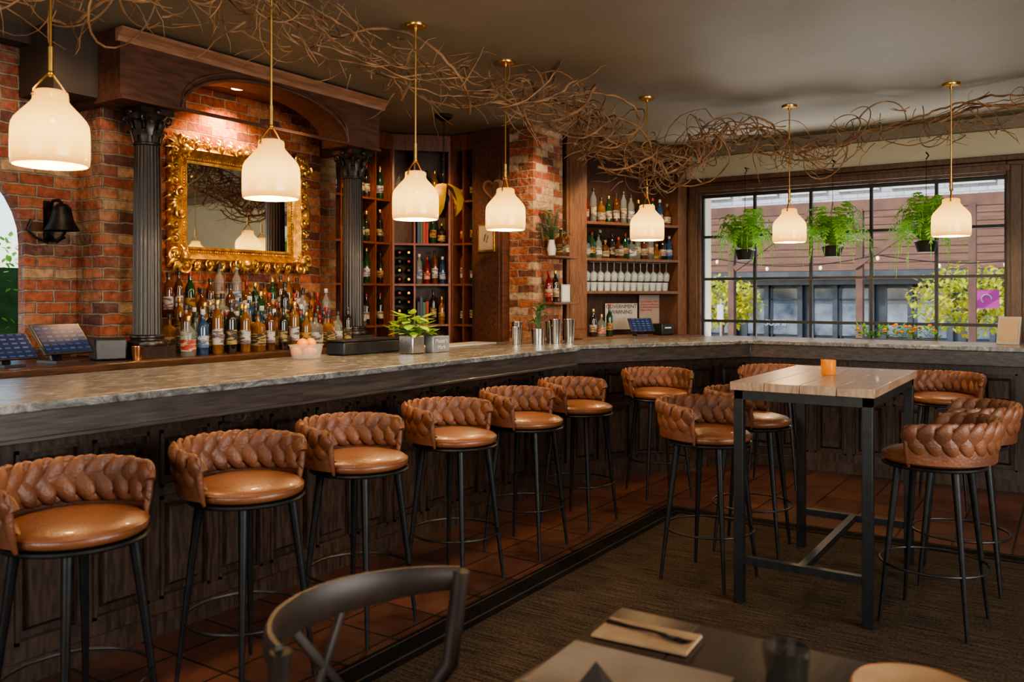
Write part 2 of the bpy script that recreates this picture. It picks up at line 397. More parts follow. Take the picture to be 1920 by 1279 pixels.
mb = MB(); mb.box(-6.5,-6.3,5.32,9.0,0,H); single(mb,'wall_northwest',M['darkpaint'],'unseen dark brown wall added to block light','wall',kind='structure')  # unseen outer wall, added to block light behind the niche
mb = MB(); mb.box(-6.3,-5.43,5.3,5.4,0,H); single(mb,'wall_return',M['darkpaint'],'dark brown wall return','wall',kind='structure')
WY=8.8; WX0,WX1=-3.36,-.52; WZ0,WZ1=1.0,2.56
mb = MB(); mb.box(-6.5,WX0,WY,WY+.25,0,H); mb.box(WX1,3.3,WY,WY+.25,0,H); mb.box(WX0,WX1,WY,WY+.25,0,WZ0); mb.box(WX0,WX1,WY,WY+.25,WZ1,H)
single(mb,'wall_north',M['cream'],'cream painted wall above the window','wall',kind='structure')
mb = MB(); mb.box(3.1,3.3,-3.2,.5,0,H); mb.box(3.1,3.3,4.5,9,0,H); mb.box(3.1,3.3,.5,4.5,0,.9); mb.box(3.1,3.3,.5,4.5,2.7,H)
single(mb,'wall_east',M['cream'],'cream painted wall with a wide window','wall',kind='structure')
mb = MB(); mb.box(-6.5,-3.2,-3.3,-3.1,0,H); mb.box(.8,3.3,-3.3,-3.1,0,H); mb.box(-3.2,.8,-3.3,-3.1,0,.8); mb.box(-3.2,.8,-3.3,-3.1,2.7,H)
single(mb,'wall_south',M['darkpaint'],'dark brown painted wall with a wide window','wall',kind='structure')
wt = MB()
fy0,fy1 = WY-.06, WY+.06
wt.box(WX0-.16,WX0,fy0,fy1,.9,WZ1+.12); wt.box(WX1,WX1+.16,fy0,fy1,.9,WZ1+.12); wt.box(WX0,WX1,fy0,fy1,WZ1,WZ1+.12)
wt.box(WX0,WX1,fy0,fy1,WZ0-.06,WZ0); wt.box(WX0-.2,WX1+.2,WY-.11,WY-.0,WZ1+.12,WZ1+.17)
wt.box(WX0-.12,WX0-.03,fy0-.03,fy0,.9,WZ1+.08); wt.box(WX1+.03,WX1+.12,fy0-.03,fy0,.9,WZ1+.08); wt.box(WX0-.03,WX1+.03,fy0-.03,fy0,WZ1+.03,WZ1+.09)
win = single(wt,'window_1',M['frame'],'wide window with dark wooden frame and black grid bars','window',kind='structure',bevel=.006)
mu = MB()
for i in range(6):
    x = WX0+(WX1-WX0)*i/5; w=.014 if 0<i<5 else .02
    mu.box(x-w,x+w,WY-.02,WY+.02,WZ0,WZ1)
for z in (1.03,1.215,1.66,2.11,2.54): mu.box(WX0,WX1,WY-.018,WY+.018,z-.014,z+.014)
part(mu,'muntin_grid',M['muntin'],win)
mb = MB(); mb.box(WX0-.2,1.2,8.42,8.74,.98,1.03); single(mb,'trim_1',M['frame'],'dark wooden window ledge','trim',kind='structure',bevel=.005)
mb = MB(); mb.box(-3.4,3.2,8.73,8.8,2.97,H); single(mb,'trim_2',M['ceil'],'taupe painted cove above the window','trim',kind='structure')
mb = MB()
for y in (.5,1.5,2.5,3.5,4.46): mb.box(3.14,3.2,y,y+.05,.9,2.7)
for z in (.9,1.8,2.66): mb.box(3.14,3.2,.5,4.5,z,z+.04)
single(mb,'window_2',M['muntin'],'unseen wide black grid window added around a fill light','window',kind='structure')  # unseen grid window modelled around the east fill light
mb = MB()
for x in (-3.2,-2.2,-1.2,-.2,.76): mb.box(x,x+.04,-3.22,-3.16,.8,2.7)
for z in (.8,1.75,2.66): mb.box(-3.2,.8,-3.22,-3.16,z,z+.04)
single(mb,'window_3',M['muntin'],'unseen wide black grid window added around a fill light','window',kind='structure')  # unseen grid window added to go with the south fill light

# ------------------------------------------------------------------ bar counter
CT=1.10; CI=CT+.001
bar = thing('bar_counter','long dark panelled bar with grey marble top','bar')
top = [(-3.1,-1.8),(-3.1,5.62),(-3.27,5.62),(-2.33,7.25),(1.6,7.25),(1.6,7.98),(-2.75,7.98),(-4.0,5.85),(-4.1,5.6),(-4.1,-1.8)]
mb = MB(); mb.prism(top,CT-.034,CT); part(mb,'countertop',M['marble'],bar,bevel=.006)
ap = [(-3.13,-1.78),(-3.13,5.59),(-3.32,5.59),(-2.35,7.28),(1.58,7.28),(1.58,7.95),(-2.73,7.95),(-3.95,5.85),(-4.05,5.6),(-4.05,-1.78)]
mb = MB(); mb.prism(ap,.955,CT-.034)
mb.box(-3.15,-3.115,-1.78,5.6,.955,.973)
part(mb,'apron',M['apron'],bar,bevel=.004)
bd = [(-3.38,-1.75),(-3.38,5.62),(-3.50,5.62),(-2.50,7.5),(1.5,7.5),(1.5,7.9),(-2.7,7.9),(-3.85,5.9),(-3.95,5.6),(-3.95,-1.75)]
mb = MB(); mb.prism(bd,0,.955); part(mb,'bar_body',M['barwood'],bar)
def panels(mb, p0, p1, z0=.17, z1=.88, pw=.31):
    d = Vector((p1[0]-p0[0],p1[1]-p0[1])); L = d.length; a = math.atan2(d.y,d.x)
    mb.T = Matrix.Translation((p0[0],p0[1],0)) @ Matrix.Rotation(a,4,'Z')
    n = max(1,round(L/pw)); w = L/n
    mb.box(0,L,-.03,0,0,z0-.02); mb.box(0,L,-.045,0,0,.09); mb.box(0,L,-.022,0,z1+.01,.955); mb.box(0,L,-.035,0,.92,.955)
    mb.box(0,L,-.018,0,.60,.64)
    for i in range(n+1):
        x=i*w; mb.box(max(0,x-.028),min(L,x+.028),-.022,0,z0-.02,z1+.01)
    for i in range(n):
        x0=i*w+.028; x1=(i+1)*w-.028
        for (a0,a1) in ((z0-.02,.60),(.64,z1+.01)):
            dep=.034; t=.013
            mb.box(x0,x1,-dep,0,a0,a0+t); mb.box(x0,x1,-dep,0,a1-t,a1); mb.box(x0,x0+t,-dep,0,a0,a1); mb.box(x1-t,x1,-dep,0,a0,a1)
            q=.04
            mb.add([(x0+q,0,a0+q),(x1-q,0,a0+q),(x1-q,0,a1-q),(x0+q,0,a1-q),(x0+q+.02,-.024,a0+q+.02),(x1-q-.02,-.024,a0+q+.02),(x1-q-.02,-.024,a1-q-.02),(x0+q+.02,-.024,a1-q-.02)],
                   [(4,5,6,7),(0,1,5,4),(1,2,6,5),(2,3,7,6),(3,0,4,7)])
    mb.T = Matrix.Identity(4)
mb = MB(); panels(mb,(-3.38,-1.75),(-3.38,5.62)); panels(mb,(-3.50,5.62),(-2.50,7.5)); panels(mb,(-2.50,7.5),(1.5,7.5))
part(mb,'front_panelling',M['barwood'],bar,ang=30)
for y in (1.0,2.45,3.9,5.1):
    mb = MB()
    for s in (-1,1):
        mb.tube([(-3.13+.0,y,.925),(-3.10,y+s*.02,.92),(-3.08,y+s*.05,.93),(-3.08,y+s*.06,.95)],.004,6)
    mb.cbox((-3.135,y,.937),(.015,.035,.035))
    part(mb,'bag_hook',M['iron'],bar,label='small black double hook')

# ------------------------------------------------------------------ rug
rug = thing('area_rug','dark brown woven rug with black and tan striped border','rug')
mb = MB(); mb.box(-2.42,2.2,-1.5,5.62,.001,.008); part(mb,'rug_border',M['rugb'],rug)
mb = MB(); mb.box(-2.24,2.0,-1.3,5.44,.002,.0105); part(mb,'rug_field',M['rug'],rug)
mb = MB()
for o,wd in ((.02,.008),(.125,.010)): 
    mb.box(-2.42+o,-2.42+o+wd,-1.4,5.62-o,.003,.0095); mb.box(-2.42+o,2.1,5.62-o-wd,5.62-o,.003,.0095)
part(mb,'rug_stripe',M['rugs'],rug)

# ------------------------------------------------------------------ bar stool
def make_stool(loc, rz, label):
    t = thing('bar_stool', label, 'stool', loc, rz, group='braided leather bar stools')
    mb = MB(); mb.lathe([(0,.722),(.17,.722),(.202,.725),(.213,.733),(.216,.745),(.212,.758),(.198,.769),(.15,.781),(.08,.789),(0,.792)],44)
    mb.tube([(.2145*math.cos(a*pi/18),.2145*math.sin(a*pi/18),.755) for a in range(36)],.003,6,closed=True)
    part(mb,'seat',M['leather'],t,ang=60)
    mb = MB(); mb.lathe([(0,.704),(.20,.704),(.216,.707),(.220,.713),(.216,.720),(0,.722)],44); part(mb,'seat_frame',M['black'],t)
    mb = MB(); R0=.250; A=.064; Bq=.008; half=math.radians(100); per=4.5; N=190
    for k in range(3):
        pts=[];ups=[];ra=[];rb=[]
        for i in range(N+1):
            u=i/N; th=pi-half+2*half*u; e=abs(2*u-1)
            ph=2*pi*per*u+2*pi*k/3
            amp=A*(1-.22*e**6)
            z=.852+amp*math.sin(ph)-.008*e**3; rr=R0+Bq*math.sin(2*ph)+.012*math.sin(ph)
            pts.append((rr*math.cos(th),rr*math.sin(th),z)); ups.append((math.cos(th),math.sin(th),0))
            swell=abs(math.cos(ph))**.8
            ra.append(.004+.0125*swell); rb.append(.011+.025*swell)
        mb.tube(pts,ra,10,up=ups,rb=rb)
    pts=[];ups=[]
    for i in range(41):
        th=pi-half+2*half*i/40; pts.append((R0*math.cos(th),R0*math.sin(th),.826)); ups.append((math.cos(th),math.sin(th),0))
    mb.tube(pts,.006,10,up=ups,rb=.088)
    for s in (-1,1):
        th=pi+s*half
        mb.tube([(R0*math.cos(th)*q,R0*math.sin(th)*q,z) for q,z in ((.92,.725),(.96,.745),(1.0,.80),(1.03,.86),(1.04,.905))],[.006,.010,.013,.012,.006],10)
    part(mb,'backrest',M['leather2'],t,ang=70)
    for k in range(4):
        a=pi/4+k*pi/2; mb=MB()
        ca,sa=math.cos(a),math.sin(a)
        mb.tube([(.168*ca,.168*sa,.706),(.205*ca,.205*sa,.42),(.255*ca,.255*sa,.0)],[.018,.014,.008],10)
        part(mb,'leg',M['black'],t)
    mb = MB(); mb.tube([(.226*math.cos(i*pi/18),.226*math.sin(i*pi/18),.265) for i in range(36)],.006,8,closed=True); part(mb,'foot_ring',M['black'],t)
    return t
lab='tan braided leather stool with black metal legs '
st = make_stool((-2.66,1.50,0),math.radians(8),lab+'before the bar')
for (x,y,r) in ((-2.66,2.17,2),(-2.67,2.80,6),(-2.69,3.53,1),(-2.70,4.23,5),(-2.73,4.93,-2)):
    clone(st,(x,y,0),math.radians(r),label=lab+'before the bar')
clone(st,(-2.62,5.95,0),math.radians(-40),label=lab+'near bar corner')
clone(st,(-1.98,6.72,0),math.radians(-80),label=lab+'by window counter')
clone(st,(-.80,6.78,0),math.radians(-92),label=lab+'by window counter')
for (x,y,r) in ((-1.60,4.28,-8),(-1.58,4.93,6)):
    clone(st,(x,y,.0105),math.radians(r),label=lab+'beside the table')
for (x,y,r) in ((-.54,4.28,172),(-.50,4.93,184)):
    clone(st,(x,y,.0105),math.radians(r),label=lab+'beside the table')

# ------------------------------------------------------------------ high table
ht = thing('high_table','tall wooden plank table on black metal frame','table',(-1.06,4.57,.0105))
mb = MB()
for i in range(4):
    x=-.325+i*.1625; mb.box(x+.0008,x+.1617,-.59,.59,1.02,1.06)
part(mb,'tabletop',M['tabletop'],ht,bevel=.003)
for sx in (-1,1):
    for sy in (-1,1):
        mb=MB(); mb.cbox((sx*.29,sy*.55,.49),(.045,.045,.98)); part(mb,'leg',M['black'],ht,bevel=.002)
mb=MB()
for s in (-1,1): mb.box(-.31,.31,s*.55-.02,s*.55+.02,.975,1.02); mb.box(s*.29-.02,s*.29+.02,-.57,.57,.975,1.02)
part(mb,'top_rail',M['black'],ht)
mb=MB()
for s in (-1,1): mb.box(-.268,.268,s*.55-.018,s*.55+.018,.19,.226)
mb.box(-.018,.018,-.532,.532,.19,.226); part(mb,'stretcher',M['black'],ht)
cd = thing('candle_cup','amber ribbed glass candle cup on the high table','candle',(-1.08,4.62,1.0715))
mb=MB(); mb.lathe([(0,0),(.034,0),(.036,.004),(.038,.075),(.035,.075),(.033,.01),(0,.01)],32,fn=lambda a,r,z:r*(1+.02*math.cos(16*a))); part(mb,'cup',M['amberg'],cd)
mb=MB(); mb.lathe([(0,.011),(.028,.011),(.028,.035),(0,.035)],20); part(mb,'candle',M['wax'],cd)

# ------------------------------------------------------------------ pendants
def make_pendant(loc):
    t = thing('pendant_lamp','lit cream opal glass pendant lamp on a brass rod','lamp',loc,0,group='opal glass pendants')
    mb=MB(); R=.137
    prof=[(.128,.0),(.134,.004),(R,.03),(R,.085),(.136,.13),(.133,.155),(.124,.174),(.103,.199),(.081,.223),(.067,.239),(.062,.250),(.062,.266),(.060,.278),(.050,.284),(0,.285)]
    inner=[(0,.278),(.054,.272),(.057,.246),(.074,.222),(.098,.196),(.119,.168),(.129,.145),(.131,.085),(.131,.03),(.128,0)]
    mb.lathe(inner+prof,40,cap=False); part(mb,'lamp_shade',M['shade'],t,ang=60)
    mb=MB()
    pts=[(0,-.066,.257),(0,-.064,.28),(0,-.037,.315),(0,-.012,.345),(0,0,.352),(0,.012,.345),(0,.037,.315),(0,.064,.28),(0,.066,.257)]
    mb.tube(pts,.0045,8); mb.blob((0,-.066,.262),(.008,.008,.008)); mb.blob((0,.066,.262),(.008,.008,.008))
    part(mb,'stirrup',M['brass'],t)
    top=H-LZ
    mb=MB(); mb.tube([(0,0,.35),(0,0,top-.01)],.0055,8); mb.tube([(0,0,.35),(0,0,.45)],.011,10); mb.blob((0,0,.35),(.014,.014,.014)); part(mb,'rod',M['brass'],t)
    mb=MB(); mb.lathe([(.012,top-.04),(.012,top-.022),(.058,top-.018),(.062,top-.012),(.062,top),(0,top)],28); part(mb,'canopy',M['brass'],t)
    mb=MB(); mb.blob((0,0,.13),(.03,.03,.04),seg=12,rings=8); part(mb,'bulb',M['bulb'],t)
    return t
LZ=1.93
lamps=[(-3.25,1.735,1.975),(-3.25,2.80,1.95),(-3.25,3.88,LZ),(-3.25,4.83,LZ),(-2.89,6.34,LZ),(-2.015,7.27,LZ),(-.79,7.19,LZ)]
pd = make_pendant((lamps[2][0],lamps[2][1],LZ))
for i,(x,y,z) in enumerate(lamps):
    if i!=2:
        c=clone(pd,(x,y,z),rnd.uniform(-.3,.3))
        for ch in c.children:
            if ch.name.startswith('canopy'): ch.location.z -= (z-LZ)
for i,(x,y,z) in enumerate(lamps):
    l=bpy.data.lights.new('pendant_bulb','POINT'); l.energy=34; l.color=(1,.66,.33); l.shadow_soft_size=.05
    o=bpy.data.objects.new('pendant_bulb_light',l); o.location=(x,y,z+.02); link(o)

# ------------------------------------------------------------------ back bar
bb = thing('back_bar_cabinet','dark wooden back bar cabinet with thick top','cabinet')
mb=MB(); mb.box(-5.33,-4.60,.4,5.2,1.05,1.095); part(mb,'cabinet_top',M['dwoodh'],bb,bevel=.006)
mb=MB(); mb.box(-5.33,-4.68,.45,5.18,0,1.05); part(mb,'cabinet_body',M['dwood'],bb)
for i in range(7):
    y=.5+i*.665; mb=MB(); mb.box(-4.68,-4.66,y,y+.62,.12,.98); mb.box(-4.66,-4.65,y+.08,y+.54,.2,.9); d=part(mb,'door',M['dwood'],bb,bevel=.003)
    k=MB(); k.blob((-4.64,y+.58,.6),(.015,.015,.015)); part(k,'knob',M['brass'],d)
rs = thing('bottle_riser','stepped dark wooden bottle display riser','shelf')
mb=MB(); mb.box(-5.33,-5.16,3.5,5.05,1.096,1.33); mb.box(-5.16,-5.03,3.5,5.05,1.096,1.21); part(mb,'riser_steps',M['dwoodh'],rs,bevel=.003)

def make_column(loc):
    t=thing('fluted_column','dark carved wooden column with leafy corinthian capital','column',loc,0,group='bar columns')
    def fl(a,r,z): return r*(1-.085*max(0,math.cos(20*a)))
    mb=MB(); mb.lathe([(.088,.14),(.086,.3),(.084,.7),(.079,1.1),(.075,1.30)],120,fn=fl); part(mb,'shaft',M['colw'],t,ang=80)
    mb=MB(); mb.cbox((0,0,.035),(.24,.24,.07)); mb.lathe([(0,.07),(.115,.07),(.12,.085),(.115,.10),(.098,.108),(.098,.118),(.105,.125),(.105,.135),(.09,.142),(0,.142)],32); part(mb,'base',M['colw'],t)
    mb=MB(); z0=1.30
    mb.lathe([(.075,z0),(.083,z0+.005),(.083,z0+.015),(.074,z0+.02),(.074,z0+.10),(.09,z0+.16),(.12,z0+.19),(0,z0+.19)],32)
    ab=[]
    for k in range(4):
        for j in range(8):
            a=-pi/4+k*pi/2+j/8*pi/2; q=abs(j/8-.5)*2; ab.append((( .105+.055*q**2.2)*math.cos(a),(.105+.055*q**2.2)*math.sin(a)))
    mb.prism(ab,z0+.19,z0+.225)
    for row,(n,zz,rr,h) in enumerate(((8,z0+.02,.078,.075),(8,z0+.06,.082,.09))):
        for k in range(n):
            a=2*pi*(k+.5*row)/n
            pts=[((rr+o)*math.cos(a),(rr+o)*math.sin(a),zz+hh*h) for o,hh in ((0,0),(.006,.4),(.012,.8),(.026,1.0),(.036,.9),(.034,.75))]
            mb.tube(pts,[.006,.007,.007,.006,.006,.003],6,up=[(math.cos(a),math.sin(a),0)]*6,rb=[.018,.024,.024,.02,.014,.006])
    for k in range(4):
        a=pi/4+k*pi/2; c=Vector((math.cos(a),math.sin(a),0))
        pts=[]
        for j in range(16):
            b=j/15*3.4*pi*.8; r=.026*(1-j/18)
            p=c*(.122+r*math.sin(b)) ; pts.append((p.x,p.y,z0+.155+r*math.cos(b)))
        mb.tube([tuple(c*.085+Vector((0,0,z0+.10)))]+pts,.007,6)
    for k in range(4):
        a=k*pi/2; mb.blob((.115*math.cos(a),.115*math.sin(a),z0+.20),(.018,.018,.022))
    part(mb,'capital',M['colw'],t,ang=50)
    return t
c1=make_column((-4.86,3.20,1.096)); c1.scale=(1,1,1.015)
clone(c1,(-4.86,5.02,1.096))
cn = thing('arched_canopy','mahogany arched canopy with cornice above the back bar','canopy')
mb=MB(); arc=arch_pts(3.35,4.82,2.68,.28,28)
mb.prismx([(2.93,2.65),(3.35,2.65)]+arc+[(4.82,2.65),(5.18,2.65),(5.18,H-.005),(2.93,H-.005)],-5.0,-4.72)
mb.box(-5.33,-5.0,2.93,2.98,2.65,H-.005); mb.box(-5.33,-5.0,5.13,5.18,2.65,H-.005)
mb.box(-5.33,-5.0,2.98,5.13,3.0,3.02)
mb.box(-4.72,-4.70,2.93,5.18,2.65,2.67)
part(mb,'arch_panel',M['soffit'],cn,ang=25)
mb=MB(); mb.tube([(-4.715,y,z) for y,z in [(3.35,2.65)]+arc+[(4.82,2.65)]],.013,8); mb.tube([(-4.715,y,z+.045) for y,z in arc],.007,6)
part(mb,'arch_moulding',M['soffit'],cn)
def cornice(mb,y0,y1):
    prof=[(0,0),(.02,0),(.03,.015),(.03,.03),(.06,.05),(.075,.06),(.075,.075),(.0,.075)]
    vs=[(-4.72+a,y0,2.985+b) for a,b in prof]+[(-4.72+a,y1,2.985+b) for a,b in prof]; n=len(prof)
    mb.add(vs,[tuple(range(n)),tuple(reversed(range(n,2*n)))]+[(i,(i+1)%n,(i+1)%n+n,i+n) for i in range(n)])
mb=MB(); cornice(mb,2.9,5.22); part(mb,'cornice',M['trimw'],cn,ang=25)
mb=MB(); mb.lathe([(0,0),(.045,0),(.045,-.004),(0,-.004)],24,c=(-5.12,4.1,2.999)); part(mb,'downlight',M['downlight'],cn)
mb=MB(); mb.box(-5.33,-4.95,2.66,2.93,2.68,H); single(mb,'trim_3',M['darkpaint'],'dark painted ceiling post beside the canopy','trim',kind='structure')
mb=MB(); mb.box(-5.33,-5.2,-1,2.66,2.98,H); single(mb,'trim_4',M['darkpaint'],'dark painted beam above the brick wall','trim',kind='structure')

# ------------------------------------------------------------------ mirror
mr = thing('wall_mirror','rectangular mirror in ornate carved gold frame','mirror',(-5.33,4.28,2.135))
gy,gz=.475,.305
mb=MB(); mb.box(0,.012,-gy,gy,-gz,gz); part(mb,'mirror_glass',M['mirror'],mr)
loops=[(-.005,.0),(-.005,.02),(.012,.03),(.022,.018),(.035,.022),(.06,.05),(.085,.075),(.105,.06),(.115,.035),(.135,.045),(.15,.03),(.15,0)]
mb=MB(); vs=[];fs=[]
for o,h in loops:
    for sy,sz in ((-1,-1),(1,-1),(1,1),(-1,1)): vs.append((h,sy*(gy+o),sz*(gz+o)))
for i in range(len(loops)-1):
    for k in range(4): l=(k+1)%4; fs.append((i*4+k,i*4+l,(i+1)*4+l,(i+1)*4+k))
mb.add(vs,fs)
def spiral(c,size,a0,hand,x,th,turns=1.4):
    pts=[];rr=[]
    for j in range(18):
        q=j/17; b=a0+hand*q*turns*2*pi; r=size*(1-.8*q)
        pts.append((x+.012*q,c[0]+r*math.cos(b),c[1]+r*math.sin(b))); rr.append(th*(1-.45*q))
    mb.tube(pts,rr,6); mb.blob((x+.015,c[0],c[1]),(th*1.3,th*1.5,th*1.5),seg=8,rings=5)
def leafl(c,a,L,w,x):
    pts=[(x+.025*math.sin(q*pi),c[0]+L*q*math.cos(a+.5*q),c[1]+L*q*math.sin(a+.5*q)) for q in (0,.25,.5,.75,1)]
    mb.tube(pts,[w*.25,w*.4,w*.4,w*.3,w*.1],6,up=[(1,0,0)]*5,rb=[w*.5,w,w*.95,w*.6,w*.1])
per=[]
for s in (-1,1):
    n=9
    for i in range(n): per.append(((-gy+2*gy*(i+.5)/n, s*(gz+.10)), s*pi/2, i))
    n=6
    for i in range(n): per.append(((s*(gy+.10), -gz+2*gz*(i+.5)/n), 0 if s>0 else pi, i))
for (c,a,i) in per:
    h=1 if i%2 else -1
    spiral((c[0]+.02*math.cos(a),c[1]+.02*math.sin(a)),.038,a+pi*.5*h,h,.06,.010)
    for q,L in ((-.8,.055),(-.25,.075),(.35,.060)): leafl((c[0]+.022*math.cos(a),c[1]+.022*math.sin(a)),a+q,L,.015,.045)
for sy in (-1,1):
    for sz in (-1,1):
        a=math.atan2(sz,sy); c=(sy*(gy+.075),sz*(gz+.075))
        for k in range(-3,4): leafl(c,a+k*.5-.25,.135-.009*abs(k),.026,.06)
        for k in range(-1,2): leafl(c,a+pi+k*.6-.25,.085,.018,.07)
        spiral((c[0]-sy*.02,c[1]+sz*.06),.052,a,1,.085,.013); spiral((c[0]+sy*.06,c[1]-sz*.02),.052,a,-1,.085,.013)
        mb.blob((.105,c[0],c[1]),(.03,.038,.038))
for s in (-1,1):
    for k in range(-3,4): leafl((0,s*(gz+.09)),s*pi/2+k*.4-.25,.105-.006*abs(k),.022,.07)
    for k in range(-2,3): leafl((s*(gy+.09),0),(0 if s>0 else pi)+k*.45-.25,.09,.022,.07)
    spiral((-.07,s*(gz+.10)),.045,0,s,.085,.012); spiral((.07,s*(gz+.10)),.045,pi,-s,.085,.012); mb.blob((.10,0,s*(gz+.11)),(.03,.04,.03))
    spiral((s*(gy+.10),-.07),.042,0,s,.085,.012); spiral((s*(gy+.10),.07),.042,0,-s,.085,.012)
for i in range(46):
    for s in (-1,1): mb.blob((.03,-gy+2*gy*(i+.5)/46,s*(gz+.03)),(.007,.007,.007),seg=6,rings=4)
for i in range(30):
    for s in (-1,1): mb.blob((.03,s*(gy+.03),-gz+2*gz*(i+.5)/30),(.007,.007,.007),seg=6,rings=4)
part(mb,'gilt_frame',M['gold'],mr,ang=50)

# ------------------------------------------------------------------ bottles
def gmat(n,c,r=.08,tr=.35): return mat(n,c,tuple(min(1,x*1.25) for x in c),r,nscale=6,trans=tr,coat=.4)
G={'clear':mat('clear_bottle_glass',(.30,.32,.30),(.22,.24,.22),.06,nscale=5,alpha=.32,coat=.3),'amber':gmat('amber_bottle_glass',(.11,.034,.007)),'dark':gmat('dark_bottle_glass',(.014,.010,.007),tr=.0),
   'green':gmat('green_bottle_glass',(.012,.05,.016)),'whisky':gmat('whisky_bottle_glass',(.21,.085,.018)),'red':gmat('red_bottle_glass',(.16,.012,.01)),'blue':gmat('blue_bottle_glass',(.02,.06,.14))}
def lmat(n,c,c2): return mat(n,c,c2,.6,nscale=26,stretch=(.6,.6,3),lo=.48,hi=.54,detail=3)
Lb=[lmat('cream_label',(.36,.30,.20),(.12,.08,.05)),lmat('white_label',(.40,.39,.36),(.10,.08,.10)),lmat('black_label',(.018,.018,.018),(.30,.21,.08)),lmat('red_label',(.26,.03,.02),(.38,.30,.2)),lmat('gold_label',(.34,.20,.045),(.08,.03,.012)),lmat('blue_label',(.06,.10,.2),(.36,.36,.36))]
Cp=[mat('black_cap',(.02,.02,.02),None,.35),mat('red_wax_cap',(.25,.02,.012),None,.35),mat('gold_cap',(.6,.38,.10),None,.3,metal=.9),mat('white_cap',(.4,.4,.38),None,.4),mat('cork_cap',(.24,.14,.07),None,.8)]
def make_bottle(shape,g,l,c,name='liquor_bottle'):
    S={'round':([(.036,0),(.038,.006),(.038,.18),(.034,.205),(.018,.228),(.0135,.24),(.0135,.29)],(.05,.13)),
       'wide':([(.046,0),(.049,.008),(.049,.12),(.046,.15),(.026,.175),(.014,.185),(.014,.235)],(.03,.10)),
       'tall':([(.033,0),(.035,.006),(.035,.225),(.031,.25),(.015,.275),(.013,.285),(.013,.33)],(.06,.16)),
       'square':([(.040,0),(.044,.006),(.044,.16),(.040,.18),(.020,.195),(.014,.205),(.014,.26)],(.04,.12)),
       'wine':([(.034,0),(.037,.006),(.037,.185),(.033,.205),(.017,.235),(.0145,.25),(.0145,.30)],(.06,.13)),
       'decanter':([(.048,0),(.054,.01),(.056,.06),(.048,.10),(.028,.13),(.014,.15),(.014,.20)],(.02,.055))}
    prof,(l0,l1)=S[shape]
    t=thing(name,'bottle',"bottle",(0,0,-5))
    sq=shape=='square'
    fn=(lambda a,r,z: r/ (max(abs(math.cos(a)),abs(math.sin(a)))**.8) if r>.03 else r) if sq else None
    topz=prof[-1][1]
    mb=MB(); mb.lathe([(0,0)]+prof+[(0,topz)],20 if not sq else 32,fn=fn); part(mb,'glass_body',G[g],t,ang=50)
    rr=[r for r,z in prof][2]+.0012
    mb=MB(); mb.lathe([(rr-.001,l0),(rr,l0+.001),(rr,l1-.001),(rr-.001,l1)],20 if not sq else 32,fn=fn,cap=False); part(mb,'paper_label',Lb[l],t)
    mb=MB(); mb.lathe([(0,topz-.022),(.0158,topz-.022),(.0165,topz-.02),(.0165,topz+.008),(.014,topz+.012),(0,topz+.012)],14); part(mb,'cap',Cp[c],t)
    return t
specs=[('round','clear',1,0),('wide','amber',0,4),('tall','clear',5,3),('square','whisky',2,0),('round','dark',0,2),('wine','green',4,1),('tall','whisky',1,2),('decanter','whisky',2,4),('wide','clear',3,2),('square','clear',1,0),('round','red',3,1),('tall','dark',2,0),('round','amber',0,0),('wide','dark',4,2),('tall','green',1,3),('square','amber',0,1),('round','blue',5,3),('tall','clear',0,0),('round','whisky',4,2),('wide','whisky',0,0),('tall','amber',1,0),('round','green',0,2)]
names={'clear':'clear glass','amber':'amber glass','dark':'dark glass','green':'green glass','whisky':'golden whisky','red':'red','blue':'blue glass'}
lname=['cream','white','black','red','gold','blue']
tmpl=[(make_bottle(*s),s) for s in specs]
wines=[(make_bottle(*s,'wine_bottle'),s) for s in (('wine','dark',0,1),('wine','green',1,2),('wine','dark',4,0),('wine','dark',2,2))]
def put_bottle(x,y,z,lst=None,where='on the back bar',group='back bar bottles',k=None,hs=None):
    lst=lst or tmpl; t,s=lst[k] if k is not None else lst[rnd.randrange(len(lst))]
    sc=rnd.uniform(.82,1.02); hz=hs or rnd.uniform(.92,1.15)
    return clone(t,(x,y,z),rnd.uniform(0,6),(sc,sc,sc*hz),'%s bottle with %s label %s'%(names[s[1]],lname[s[2]],where),group)
for x,z,y0,y1,n in ((-5.25,1.331,3.58,4.99,17),(-5.10,1.211,3.56,5.0,17),(-4.97,1.096,3.40,4.88,17),(-4.85,1.096,3.42,4.86,16),(-4.74,1.096,3.36,4.9,14)):
    for i in range(n):
        y=y0+(y1-y0)*(i+.5)/n+rnd.uniform(-.008,.008)
        put_bottle(x+rnd.uniform(-.008,.008),y,z)

# ------------------------------------------------------------------ shelving
def shelf_unit(name,label,p0,p1,depth,zs,cols,z0=0,z1=None,th=.02):
    d=Vector((p1[0]-p0[0],p1[1]-p0[1])); L=d.length; a=math.atan2(d.y,d.x); z1=z1 or H-.01
    t=thing(name,label,'shelf',(p0[0],p0[1],0),a)
    mb=MB(); mb.box(0,L,depth-.02,depth,z0,z1); part(mb,'back_panel',M['shelfback'],t)
    mb=MB(); mb.box(0,.025,0,depth,z0,z1); mb.box(L-.025,L,0,depth,z0,z1); mb.box(0,L,0,depth,z1-.03,z1); mb.box(0,L,-.012,.02,z1-.16,z1)
    part(mb,'case',M['nichewood'],t,bevel=.002)
    for z in zs:
        mb=MB(); mb.box(.025,L-.025,0,depth-.02,z-th,z); part(mb,'shelf',M['nichewood'],t)
    for x in cols:
        mb=MB(); mb.box(x-.009,x+.009,.002,depth-.02,z0,z1-.05); part(mb,'divider',M['nichewood'],t)
    return t,L,a
def loc_of(p0,a,x,y,z): return (p0[0]+x*math.cos(a)-y*math.sin(a), p0[1]+x*math.sin(a)+y*math.cos(a), z)
zsh=[.8,1.2,1.6,2.0,2.42]
